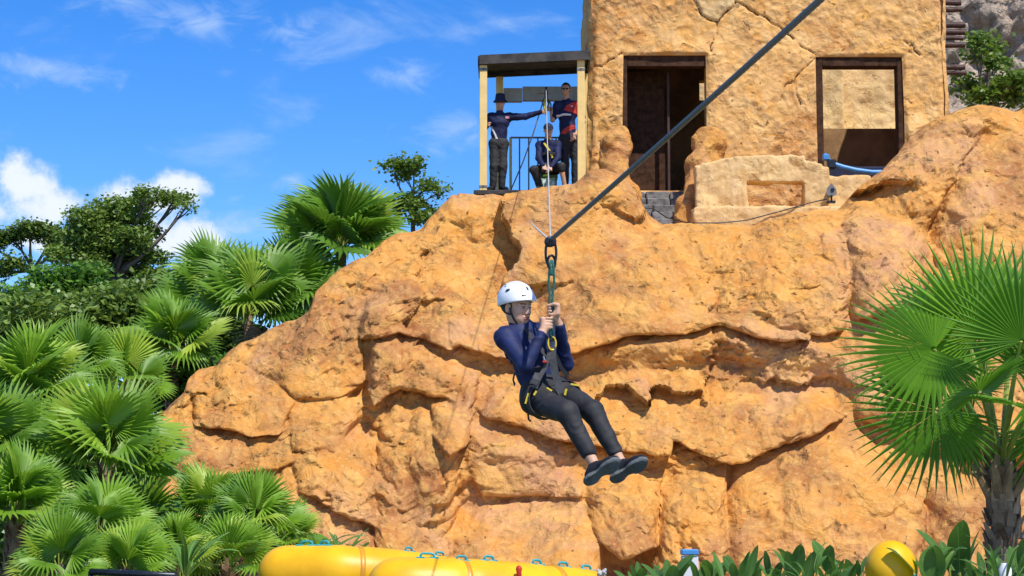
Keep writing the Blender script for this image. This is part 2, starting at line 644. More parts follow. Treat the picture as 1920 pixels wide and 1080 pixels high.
def leafmat(name, c1, c2, c3=None, trans=.35, rough=.42, isl=.55, spec=.5):
    m, nt = newmat(name)
    t = nd(nt, 'TexCoord').outputs['Object']
    oi = nd(nt, 'ObjectInfo').outputs['Random']
    geo = nd(nt, 'NewGeometry').outputs['Random Per Island']
    n = nd(nt, 'TexNoise', {'Vector': t, 'Scale': 1.1, 'Detail': 4.0})
    f = mth(nt, 'MULTIPLY_ADD', geo, isl, mth(nt, 'MULTIPLY', oi, 1 - isl))
    f = mth(nt, 'MULTIPLY_ADD', mth(nt, 'SUBTRACT', n.outputs[0], .5), .7, f, clamp=True)
    c = mixc(nt, f, c1, c2)
    if c3:
        c = mixc(nt, rng(nt, oi, .72, 1.0, 0, .8), c, c3)
    p = nd(nt, 'BsdfPrincipled', {'Base Color': c, 'Roughness': rough, 'Specular IOR Level': spec})
    tr = nd(nt, 'BsdfTranslucent', {'Color': mixc(nt, .5, c, tuple(min(1, q * 1.8) for q in c2))})
    finish(nt, nd(nt, 'MixShader', {0: trans, 1: p, 2: tr}))
    return m


OCH_D, OCH_M, OCH_L, OCH_T = (.34, .125, .038), (.58, .240, .040), (.66, .340, .076), (.75, .48, .175)
M = {}
M['rock'] = rockmat('rock', (OCH_D, OCH_M, OCH_L, OCH_T), crack=0, flake=6.0, dist=.105, red=.8)
M['stucco'] = rockmat('stucco', ((.54, .215, .040), (.70, .345, .085), (.78, .465, .165), (.83, .61, .33)), s=1.0, bump=.8, flake=5.0, dist=.085)
M['plaster'] = rockmat('plaster', ((.56, .33, .12), (.70, .46, .18), (.76, .54, .26), (.80, .62, .36)), s=1.3, bump=.6, flake=4.5, dist=.06, crack=.4)
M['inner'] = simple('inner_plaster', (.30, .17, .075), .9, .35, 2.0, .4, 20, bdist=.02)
M['greyrock'] = rockmat('grey_rock', ((.34, .27, .21), (.52, .40, .31), (.58, .46, .36), (.30, .25, .20)), s=1.1, bump=1.0, flake=3.6, dist=.3)
M['wood_dark'] = simple('dark_wood', (.062, .030, .017), .92, .4, 9, .3, 40, spec=.15)
M['viga'] = simple('beam_wood', (.055, .022, .016), .6, .35, 12, .3, 30)
M['post'] = simple('yellow_post', (.78, .55, .20), .55, .08, 5, .1, 50)
M['black'] = simple('black_sheet', (.018, .017, .017), .65, .5, 5, .3, 30, col2=(.06, .05, .042))
M['steel'] = simple('grey_steel', (.36, .35, .33), .5, .12, 3, .08, 40, metal=.1)
M['bar'] = simple('rail_bar', (.16, .17, .18), .5, .1)
M['greybrick'] = simple('grey_block', (.15, .14, .13), .85, .45, 9, .6, 30, col2=(.24, .225, .21))
M['soil'] = simple('soil', (.055, .045, .022), .95, .5, 1.5, .6, 12, col2=(.06, .09, .025), bdist=.03)
M['yellow'] = simple('yellow_vinyl', (.82, .41, .005), .42, .12, 2.5, .3, 5, col2=(.86, .48, .008), spec=.35)
M['teal'] = simple('teal_webbing', (.02, .33, .36), .6, .2, 20)
M['cable'] = simple('steel_cable', (.085, .10, .105), .45, .2, 90, .4, 200, metal=.3)
M['ropegrey'] = simple('grey_rope', (.42, .42, .41), .8, .2, 120, .4, 200)
M['ropegreen'] = simple('green_rope', (.012, .11, .085), .75, .3, 60, .3, 160)
M['metal_dark'] = simple('dark_metal', (.028, .033, .042), .38, .3, 30, metal=.6)
M['metal_bright'] = simple('bright_metal', (.5, .5, .5), .3, .1, metal=.9)
M['yellow_carab'] = simple('yellow_anodised', (.75, .55, .03), .35, .1, metal=.3)
M['navy'] = simple('navy_jersey', (.010, .018, .078), .66, .35, 7, .35, 70, spec=.35, bdist=.006)
M['navy_crew'] = simple('crew_navy', (.009, .014, .058), .7, .35, 7, .35, 70, spec=.3, bdist=.006)
M['navy_dark'] = simple('dark_navy_cloth', (.010, .014, .045), .8, .3, 7, .3, 70, bdist=.005)
M['trousers'] = simple('black_trousers', (.016, .016, .019), .72, .3, 9, .35, 60, bdist=.006)
M['trousers_grey'] = simple('charcoal_trousers', (.022, .021, .022), .8, .3, 9, .3, 60)
M['skin'] = simple('skin', (.60, .345, .225), .5, .09, 12, .12, 90, spec=.4, bdist=.002)
M['skin_tan'] = simple('tanned_skin', (.52, .29, .18), .5, .1, 12)
M['hair'] = simple('dark_hair', (.012, .010, .009), .5, .3, 60, .4, 120)
M['helmet'] = simple('white_helmet', (.74, .77, .80), .28, .03, 4, .02, 30, coat=.3)
M['vent'] = simple('black_vent', (.012, .013, .016), .5, .2)
M['strap'] = simple('black_webbing', (.028, .028, .031), .75, .25, 40, .4, 160)
M['strap_grey'] = simple('grey_webbing', (.062, .062, .066), .75, .2, 40, .4, 160)
M['shoe'] = simple('navy_knit', (.005, .006, .012), .9, .4, 60, .5, 180)
M['sole'] = simple('grey_rubber', (.105, .12, .122), .8, .18, 14, .3, 50)
M['red'] = simple('red_cloth', (.52, .035, .02), .7, .2, 7)
M['white'] = simple('white_print', (.72, .72, .72), .6, .05)
M['pink'] = simple('pink_print', (.75, .3, .36), .6, .05)
M['glass_dark'] = simple('sunglass', (.012, .012, .02), .12, .05)
M['blue'] = simple('blue_hose', (.06, .25, .55), .4, .1)
M['iris_lid_shade'] = simple('eye', (.06, .045, .04), .3, .1)
M['eyeball'] = simple('eyeball', (.55, .50, .46), .3, .05)
M['lips'] = simple('lips', (.36, .13, .10), .5, .1)
M['cyan'] = simple('cyan_print', (.05, .35, .42), .5, .2, 30)
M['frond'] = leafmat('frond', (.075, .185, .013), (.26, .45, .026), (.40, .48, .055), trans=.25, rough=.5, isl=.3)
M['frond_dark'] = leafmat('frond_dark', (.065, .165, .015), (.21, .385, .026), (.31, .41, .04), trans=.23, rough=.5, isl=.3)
M['frond_near'] = leafmat('frond_near', (.065, .18, .016), (.185, .39, .027), (.26, .42, .034), trans=.32, rough=.34, isl=.35)
M['sand'] = simple('bounce_sand', (.64, .50, .34), .9, .15, 2, .4, 30)
M['petiole'] = simple('petiole', (.24, .29, .045), .5, .25, 5)
M['trunk'] = simple('palm_trunk', (.24, .145, .085), .95, .45, 9, .8, 25, col2=(.42, .30, .21), spec=.15, bdist=.02)
def islandmat(name, c1, c2, rough=.95, bscale=30):
    m, nt = newmat(name)
    t = nd(nt, 'TexCoord').outputs['Object']
    g = nd(nt, 'NewGeometry').outputs['Random Per Island']
    n = nd(nt, 'TexNoise', {'Vector': t, 'Scale': 14.0, 'Detail': 6.0, 'Roughness': .65})
    f = mth(nt, 'MULTIPLY_ADD', mth(nt, 'SUBTRACT', n.outputs[0], .5), 1.1, g, clamp=True)
    b = nd(nt, 'TexNoise', {'Vector': nd(nt, 'Mapping', {'Vector': t, 'Scale': (1, 1, .25)}).outputs[0], 'Scale': bscale * 2, 'Detail': 4.0})
    bp = nd(nt, 'Bump', {'Strength': .8, 'Distance': .02, 'Height': b.outputs[0]})
    finish(nt, nd(nt, 'BsdfPrincipled', {'Base Color': mixc(nt, f, c1, c2), 'Roughness': rough, 'Specular IOR Level': .15, 'Normal': bp.outputs[0]}))
    return m


M['trunk'] = islandmat('palm_trunk_scales', (.11, .065, .038), (.46, .32, .21))
M['bark'] = simple('bark', (.16, .125, .095), .9, .35, 6, .6, 20, bdist=.02)
M['leaf_tree'] = leafmat('tree_leaf', (.060, .120, .020), (.215, .320, .045), None, trans=.25, rough=.5)
M['leaf_light'] = leafmat('light_leaf', (.07, .14, .015), (.20, .30, .035), None, trans=.3, rough=.5)
M['leaf_bush'] = leafmat('bush_leaf', (.05, .13, .018), (.17, .34, .04), None, trans=.25, rough=.42)
M['canna0'] = leafmat('paddle_leaf', (.045, .15, .020), (.12, .29, .04), (.17, .30, .08), trans=.3, rough=.36)
M['paving'] = simple('bounce_paving', (.64, .60, .54), .85, .12, 3, .3, 40, bdist=.004)
M['crack'] = simple('crack_brown', (.13, .065, .025), .95, .3, 8)  # dark brown for the facade faces along the cracks
M['seam_shade'] = simple('vinyl_seam_shade', (.60, .27, .008), .4, .1, 8)
def paddlemat(name, c1, c2):
    m, nt = newmat(name)
    t = nd(nt, 'TexCoord').outputs['Object']
    sp = nd(nt, 'SeparateXYZ', {0: t})
    ay = mth(nt, 'ABSOLUTE', sp.outputs[1])
    oi = nd(nt, 'ObjectInfo').outputs['Random']
    n = nd(nt, 'TexNoise', {'Vector': t, 'Scale': 9.0, 'Detail': 5.0})
    c = mixc(nt, mth(nt, 'MULTIPLY_ADD', n.outputs[0], .7, mth(nt, 'MULTIPLY_ADD', oi, .8, -.4), clamp=True), c1, c2)
    rib = rng(nt, ay, .0015, .005, 1, 0)
    ph = mth(nt, 'MULTIPLY_ADD', ay, 260.0, mth(nt, 'MULTIPLY', sp.outputs[2], -300.0))
    vein = mth(nt, 'MULTIPLY', rng(nt, mth(nt, 'SINE', ph), .55, 1.0), .28)
    c = mixc(nt, mth(nt, 'MAXIMUM', mth(nt, 'MULTIPLY', rib, .75), vein), c, (.26, .40, .10))
    spot = nd(nt, 'TexNoise', {'Vector': t, 'Scale': 24.0, 'Detail': 2.0})
    c = mixc(nt, mth(nt, 'MULTIPLY', rng(nt, spot.outputs[0], .68, .74), .7), c, (.28, .20, .06))
    bp = nd(nt, 'Bump', {'Strength': .5, 'Distance': .004, 'Height': mth(nt, 'SINE', ph)})
    p = nd(nt, 'BsdfPrincipled', {'Base Color': c, 'Roughness': .42, 'Specular IOR Level': .45, 'Normal': bp.outputs[0]})
    tr = nd(nt, 'BsdfTranslucent', {'Color': mixc(nt, .5, c, (.25, .5, .06))})
    finish(nt, nd(nt, 'MixShader', {0: .28, 1: p, 2: tr}))
    return m


M['canna'] = paddlemat('paddle_leaf_veined', (.035, .12, .016), (.13, .30, .045))
M['dry'] = simple('dry_leaf', (.26, .17, .09), .85, .3, 10)
# ------------------------------------------------------------------ ground
def build_ground():
    xs = np.concatenate([[-900, -300, -100, -40], np.linspace(-16, 16, 65), [40, 100, 300, 900]])
    ys = np.concatenate([[-300, -60, -15], np.linspace(0, 60, 121), [80, 140, 300, 700, 1500, 3000]])
    X, Y = np.meshgrid(xs, ys)
    Z = .12 * fbm(X * .4, Y * .4, X * 0, 3) + .35 * sstep(9, 15, Y)
    Z = np.where((np.abs(X) > 20) | (Y > 62) | (Y < 0), .2, Z)
    n, m = X.shape
    V = np.stack([X, Y, Z], -1).reshape(-1, 3)
    i = np.arange(n * m).reshape(n, m)
    Fc = np.stack([i[:-1, :-1], i[:-1, 1:], i[1:, 1:], i[1:, :-1]], -1).reshape(-1, 4)
    tag(ob('ground', mesh('ground', V, Fc, M['soil'], True)), 'dark planted soil under palms and rock', kind='structure')


build_ground()


pv = MB()  # unseen pale floor, added to bounce warm light up under the ledges
for i_ in range(-6, 6):
    for j_ in range(-8, 4):
        pv.box((i_ * 2.0 + .01, j_ * 2.0 + .01, .0), (i_ * 2.0 + 1.99, j_ * 2.0 + 1.99, .30), bev=.01)
pvo = pv.build('bounce_floor', M['paving'])
tag(pvo, 'added unseen pale slabs that bounce light up to the cliff', kind='structure')


def bounce_strip():  # unseen bright sand, added so sunlight bounces into the overhangs
    xs, ys = np.linspace(-3.2, 12, 40), np.linspace(18.5, 28.9, 28)
    X, Y = np.meshgrid(xs, ys)
    Z = .12 * fbm(X * .4, Y * .4, X * 0, 3) + .35 * sstep(9, 15, Y) + .05
    n, m = X.shape
    i = np.arange(n * m).reshape(n, m)
    Fc = np.stack([i[:-1, :-1], i[:-1, 1:], i[1:, 1:], i[1:, :-1]], -1).reshape(-1, 4)
    tag(ob('bounce_ground', mesh('bounce_ground', np.stack([X, Y, Z], -1).reshape(-1, 3), Fc, M['sand'], True)), 'added unseen pale sand that bounces light under the ledges', kind='structure')


bounce_strip()


def gz(x, y):
    return float(.12 * fbm(np.array([x * .4]), np.array([y * .4]), np.array([0.]), 3)[0] + .35 * sstep(9, 15, np.array([float(y)]))[0])


# ------------------------------------------------------------------ the sculpted rock cliff
CR = [(250, 1130), (262, 1010), (277, 870), (284, 812), (300, 775), (328, 754), (350, 736), (357, 712), (375, 696), (410, 688), (428, 668),
      (450, 650), (500, 627), (560, 601), (586, 577), (598, 542), (640, 507), (690, 482), (722, 452), (790, 430),
      (828, 388), (850, 374), (890, 371), (1000, 367), (1075, 352), (1100, 332), (1130, 326), (1158, 336), (1186, 360), (1208, 398),
      (1240, 422), (1310, 430), (1400, 428), (1480, 412), (1560, 398), (1600, 366), (1640, 334), (1680, 292), (1700, 262), (1740, 229),
      (1790, 206), (1830, 198), (1870, 204), (1898, 211), (1920, 202), (1990, 170), (2120, 180), (2300, 240), (2450, 300)]


def face_y(z):
    return 29.3 + .58 * z


def crest():
    out = []
    for (px, py) in CR:
        Y = 33.0
        for _ in range(12):
            p = at(px, py, Y)
            Y = face_y(p[2]) + .35
        out.append(p)
    return np.array(out)


CRW = crest()


def w2(px, py, d=.3):
    Y = 31.0
    for _ in range(8):
        p = at(px, py, Y)
        Y = face_y(p[2]) - d
    return (p[0], p[2])


def polysd(x, z, poly):
    """signed distance, positive inside"""
    d = np.full(x.shape, 1e9)
    ins = np.zeros(x.shape, bool)
    n = len(poly)
    for i in range(n):
        (ax_, az), (bx, bz) = poly[i], poly[(i + 1) % n]
        ex, ez = bx - ax_, bz - az
        wx, wz = x - ax_, z - az
        t = np.clip((wx * ex + wz * ez) / (ex * ex + ez * ez), 0, 1)
        d = np.minimum(d, (wx - t * ex) ** 2 + (wz - t * ez) ** 2)
        c = ((az > z) != (bz > z)) & (x < ex * (z - az) / (ez if abs(ez) > 1e-9 else 1e-9) + ax_)
        ins ^= c
    d = np.sqrt(d)
    return np.where(ins, d, -d)


# outline in photo pixels, protrusion at the top, protrusion at the lower lip, edge roundness (m)
FEAT = [
    ([(1060, 470), (1130, 430), (1250, 440), (1400, 445), (1560, 415), (1600, 520), (1575, 622), (1527, 630), (1504, 628), (1407, 616), (1350, 600), (1275, 616),
      (1160, 616), (1090, 632), (1000, 648), (980, 560)], .15, .95, .45),
    ([(990, 640), (1090, 590), (1200, 560), (1330, 560), (1420, 580), (1527, 615), (1527, 632), (1407, 620), (1350, 604), (1275, 620), (1160, 620), (1080, 640), (1000, 656)], .75, 1.05, .12),
    ([(913, 720), (1000, 700), (1100, 695), (1240, 690), (1290, 740), (1260, 830), (1160, 830), (1034, 812), (962, 790), (905, 775)], .1, 1.1, .25),
    ([(1180, 735), (1300, 690), (1420, 690), (1560, 740), (1590, 770), (1481, 812), (1361, 845), (1300, 830), (1240, 800)], .1, 1.3, .3),
    ([(1372, 858), (1504, 800), (1600, 775), (1680, 860), (1745, 945), (1740, 1100), (1340, 1100)], .55, 1.25, .3),
    ([(1250, 912), (1355, 862), (1368, 1005), (1330, 1100), (1240, 1100)], .85, 1.05, .2),
    ([(1738, 962), (1768, 900), (1860, 880), (2000, 880), (2050, 1100), (1730, 1100)], .9, 1.3, .35),
    ([(1560, 600), (1700, 570), (1900, 600), (2200, 560), (2300, 800), (1900, 860), (1700, 820), (1600, 770)], .4, .7, .6),
    ([(1578, 420), (1640, 338), (1700, 266), (1790, 206), (1870, 203), (1800, 320), (1772, 400), (1762, 480), (1700, 560), (1590, 600)], .35, 1.0, .45),
    ([(1772, 420), (1805, 325), (1880, 255), (1990, 170), (2150, 180), (2200, 600), (1790, 590), (1755, 500)], .5, 1.15, .5),
    # left side
    ([(680, 640), (690, 560), (800, 470), (960, 400), (1060, 420), (1060, 520), (1060, 640), (1000, 655), (928, 652), (865, 634), (846, 644), (750, 622)], .15, .75, .45),
    ([(690, 600), (800, 585), (930, 600), (1010, 620), (1010, 656), (928, 655), (865, 634), (846, 644), (750, 622), (700, 630)], .55, .85, .12),
    ([(700, 628), (780, 640), (900, 690), (880, 770), (830, 740), (760, 720), (705, 760), (690, 700)], .42, .5, .12),
    ([(354, 733), (398, 692), (440, 684), (551, 745), (523, 804), (463, 808), (361, 790)], .1, .55, .22),
    ([(338, 812), (370, 795), (532, 811), (557, 867), (463, 883), (361, 897), (335, 880)], .1, .38, .3),
    ([(285, 800), (330, 750), (356, 742), (352, 800), (335, 860), (300, 1100), (270, 1100)], .1, .2, .3),
    ([(440, 680), (560, 610), (670, 620), (685, 720), (640, 745), (550, 740)], .05, .22, .45),
    ([(540, 756), (650, 745), (670, 790), (640, 842), (545, 845)], .1, .25, .3),
    ([(538, 860), (600, 825), (690, 832), (718, 900), (715, 985), (640, 960), (560, 925)], .15, .5, .2),
    ([(716, 780), (800, 760), (862, 830), (858, 930), (840, 1100), (705, 1100), (700, 900)], .55, .8, .3),
    ([(812, 740), (860, 722), (893, 770), (885, 820), (840, 838), (808, 800)], .75, 1.05, .2),
    ([(836, 990), (900, 945), (1000, 930), (1100, 960), (1130, 1010), (1120, 1120), (830, 1120)], .55, .95, .35),
    ([(1098, 905), (1150, 868), (1245, 880), (1245, 1010), (1160, 1040), (1110, 1000)], .5, .9, .25),
    ([(400, 920), (540, 900), (640, 990), (720, 1000), (700, 1120), (360, 1120)], .1, .4, .4),
    ([(870, 830), (980, 830), (1090, 870), (1090, 930), (990, 925), (900, 930)], .15, .3, .3),
]


REC = [
    ([(1020, 655), (1160, 622), (1275, 622), (1350, 606), (1407, 622), (1527, 634), (1580, 650), (1570, 735), (1480, 712), (1400, 688), (1300, 692), (1200, 705), (1090, 702), (1020, 695)], .22, .2),
    ([(1160, 838), (1250, 838), (1315, 815), (1361, 852), (1490, 818), (1500, 802), (1372, 860), (1355, 870), (1250, 915), (1170, 885)], .2, .12),
    ([(700, 642), (760, 632), (846, 652), (930, 662), (1040, 660), (1040, 692), (930, 706), (900, 696), (780, 655)], .25, .12),
    ([(880, 782), (960, 798), (1034, 820), (1160, 838), (1240, 838), (1235, 880), (1150, 872), (1100, 900), (1090, 945), (1000, 925), (900, 935), (865, 850)], .3, .35),
    ([(1095, 1010), (1160, 1040), (1245, 1020), (1240, 1110), (1100, 1110)], .6, .2),
    ([(352, 795), (463, 812), (523, 808), (540, 820), (463, 822), (350, 806)], .2, .08),
    ([(640, 650), (690, 640), (700, 760), (705, 860), (690, 980), (660, 900), (650, 760)], .25, .15),
]


def cliff_d(x, z):
    wx = x + .09 * fbm(x * 1.3, z * 1.3, x * 0 + 3, 4)
    wz = z + .07 * fbm(x * 1.3, z * 1.3, x * 0 + 8, 4)
    D = np.zeros(x.shape)
    for ri, (poly, dep, w) in enumerate(REC):
        P = [w2(px, py, .2) for (px, py) in poly]
        sd = polysd(wx, wz, P)
        zz = [p[1] for p in P]
        S = sstep(-.06, w, sd)
        D = D * (1 - S) + (-dep + (0 if ri in (4, 6) else .72) * np.clip(z - min(zz), 0, max(zz) - min(zz))) * S     # walls under a lip stand upright
    for fi, (poly, h0, h1, w) in enumerate(FEAT):
        if fi in (0, 1, 10, 11):
            h0, h1 = h0 * .75, h1 * .78
        P = [w2(px, py, .5 * (h0 + h1)) for (px, py) in poly]
        zs = [p[1] for p in P]
        xs = [p[0] for p in P]
        m = (x > min(xs) - .6) & (x < max(xs) + .6) & (z > min(zs) - .6) & (z < max(zs) + .6)
        if not m.any():
            continue
        s = polysd(wx[m], wz[m], P)
        t = np.clip((max(zs) - z[m]) / (max(zs) - min(zs) + 1e-6), 0, 1)
        h = h0 + (h1 - h0) * t
        q = 1 - np.clip(s / (w * (.8 + 1.8 * (1 - t))), 0, 1)
        d = h * np.sqrt(np.clip(1 - q ** 2.2, 0, 1)) - .6 * np.clip(-s / .22, 0, 1)
        cur = D[m]
        e = np.clip(.5 + .5 * (d - cur) / .10, 0, 1)
        D[m] = cur * (1 - e) + d * e + .10 * e * (1 - e)
    return D


def build_cliff():
    xs = np.concatenate([np.arange(-5.75, 8.0, .0235), np.arange(8.0, 12.5, .06)])
    zc = np.interp(xs, CRW[:, 0], CRW[:, 2])
    zc = zc + .05 * fbm(xs * 2.2, xs * 0, xs * 0, 4) * sstep(0, 1, zc)
    NT = 350
    tt = np.linspace(0, 1, NT)
    X = np.tile(xs, (NT, 1))
    Z = tt[:, None] * zc[None, :] + (-.3) * (1 - tt[:, None])
    D = cliff_d(X, Z)
    top = sstep(.0, .55, zc[None, :] - Z)           # features fade out at the crest
    D = .82 * D * (.35 + .65 * top)
    # broad undulation, strata, broken facets
    wx = X + .18 * fbm(X * 1.9, Z * 1.9, X * 0 + 21, 3)
    wz = Z + .18 * fbm(X * 1.9, Z * 1.9, X * 0 + 27, 3)
    f1, b1 = facets(wx, wz * 1.15, .95, 3, 1.0)
    f2, b2 = facets(wx, wz * 1.1, .36, 9, 1.1)
    f3, b3 = facets(wx + .03 * fbm(X * 9, Z * 9, X * 0, 2), wz, .135, 15, 1.3)
    def blur(a, n):
        for _ in range(n):
            p = np.pad(a, 1, mode='edge')
            a = (p[:-2, 1:-1] + p[2:, 1:-1] + p[1:-1, :-2] + p[1:-1, 2:] + 2 * a) / 6
        return a
    g1, _b = facets(wx + .05 * fbm(X * 4, Z * 4, X * 0 + 77, 2), wz * .9, 1.25, 43, 1.0, 0)
    g2, _b = facets(wx, wz * 1.3, .55, 47, 1.0, 0)
    g1, g2 = blur(g1, 5), blur(g2, 3)
    k1 = caps(wx + .10 * fbm(X * 2.6, Z * 2.6, X * 0 + 91, 3), wz * .85, 1.5, 53, 1.0, .30)
    k2 = caps(wx + .05 * fbm(X * 5, Z * 5, X * 0 + 95, 3), wz * 1.1, .55, 59, 1.0, .35)
    rough = .16 + .6 * sstep(-.25, .35, fbm(X * .55, Z * .55, X * 0 + 40, 3))
    d = D + .16 * fbm(X * .7, Z * .7, X * 0 + 2, 2) + rough * .25 * f2 + (.08 + .5 * rough) * f3
    d += .80 * k1 + .42 * k2 * (.3 + rough)
    d += .012 * fbm(X * 9, Z * 9, X * 0 + 12, 3)
    d -= rough * (.018 * np.exp(-b2 / .03) + .03 * np.exp(-b1 / .045))
    d -= .05 * np.exp(-(np.abs(fbm(X * .9 + 4, Z * 1.3, X * 0 + 61, 4)) / .02)) * rough    # a few long cracks
    Y = face_y(Z) - d
    # rounding at the crest
    rr = np.clip(1 - (zc[None, :] - Z) / .45, 0, 1)
    Y = Y + .45 * (1 - np.sqrt(np.clip(1 - rr ** 2, 0, 1)))
    Zs = Z - .40 * D * sstep(0, .8, zc[None, :] - Z) - .25 * (f3 * .5 + f2 * .5) * rough * sstep(0, .5, zc[None, :] - Z)
    # left end turns back into the planting
    back = sstep(-5.45, -5.9, xs)
    Y = Y + 2.2 * back[None, :] ** 2
    V = [np.stack([X, Y, Zs], -1)]
    rows = NT
    # top and back of the rock
    flat = sstep(-1.35, -.85, xs)
    for k, (dy, fz) in enumerate([(.15, .02), (.4, .06), (.8, .2), (1.3, .6), (2.0, 1.0), (3.2, 1.0), (6.0, 1.0), (16., 1.0)]):
        y = Y[-1] + dy
        zl = zc * (1, .97, .86, .6, .25, .02, 0, 0)[k]
        zr = zc * (1 - fz) + np.minimum(zc - .05, 6.45) * fz
        z = zl * (1 - flat) + zr * flat + .03 * fbm(xs * 2, xs * 0 + k, xs * 0, 2)
        V.append(np.stack([xs, y, z], -1)[None])
        rows += 1
    V = np.concatenate(V, 0)
    m = len(xs)
    i = np.arange(rows * m).reshape(rows, m)
    Fc = np.stack([i[:-1, :-1], i[:-1, 1:], i[1:, 1:], i[1:, :-1]], -1).reshape(-1, 4)
    o = ob('rock_cliff', mesh('rock_cliff', V.reshape(-1, 3), Fc, M['rock'], True))
    tag(o, 'tall orange sculpted rock cliff with ledges and overhangs', kind='structure')


build_cliff()


def fblob(P, amp=.05, fr=3.0):
    return amp * fbm(P[:, 0] * fr, P[:, 1] * fr, P[:, 2] * fr, 4)


def rnoise(P):
    f, b = facets(P[:, 0] + .7 * P[:, 1], P[:, 2], .3, 4, 1.0)
    return .06 * fbm(P[:, 0] * 3, P[:, 1] * 3, P[:, 2] * 3, 4) - .1 * f


def boulder(name, prims, label, h=.035):
    s = SDF()
    for (px, py, Y, rx, ry, rz) in prims:
        s.ell(at(px, py, Y), (rx, ry, rz), None, .12)
    V, Fc = s.mesh(h, rnoise)
    b = V.min(0)
    c = np.array(((V[:, 0].min() + V[:, 0].max()) / 2, (V[:, 1].min() + V[:, 1].max()) / 2, b[2]))
    o = ob(name, mesh(name, V - c, Fc, M['rock'], True), None, tuple(c))
    return tag(o, label, 'rock', 'rock pillars beside the doorway')


boulder('rock_pillar', [(1158, 275, 36.35, .27, .25, .38), (1152, 330, 36.3, .26, .3, .45), (1165, 372, 36.2, .32, .35, .4)],
        'knobbly orange rock pillar left of the dark doorway')
boulder('rock_pillar', [(1330, 268, 36.3, .34, .27, .34), (1318, 320, 36.2, .34, .3, .5), (1300, 375, 36.0, .24, .35, .5), (1290, 410, 35.8, .22, .35, .35), (1340, 330, 36.4, .3, .25, .4)],
        'orange rock pillar between the doorway and the low parapet')

# ------------------------------------------------------------------ building
YB = 37.0                                   # front plane of the facade


def X_(px, Y=YB):
    return at(px, 300, Y)[0]


def Z_(py, Y=YB, px=1400):
    return at(px, py, Y)[2]


XL, XR = X_(1103), X_(1783)
ZB, ZT = 6.2, 13.2
DOOR = (X_(1168), X_(1326), Z_(357), Z_(103))
WIN = (X_(1533), X_(1698), Z_(330), Z_(106))
CRACKS = [
    [(1300, 0), (1312, 30), (1345, 40), (1372, 12), (1380, 0)],
    [(1345, 40), (1338, 70), (1330, 95)],
    [(1378, 2), (1405, 18), (1440, 38), (1470, 58), (1490, 72)],
    [(1500, 82), (1522, 98), (1533, 106)],
    [(1530, 110), (1510, 128), (1488, 148), (1470, 166), (1462, 190)],
    [(1488, 148), (1494, 175), (1502, 196)],
    [(1168, 100), (1145, 108), (1128, 124), (1110, 120)],
    [(1695, 77), (1708, 86), (1706, 98)], [(1708, 80), (1718, 95), (1730, 107)],
]


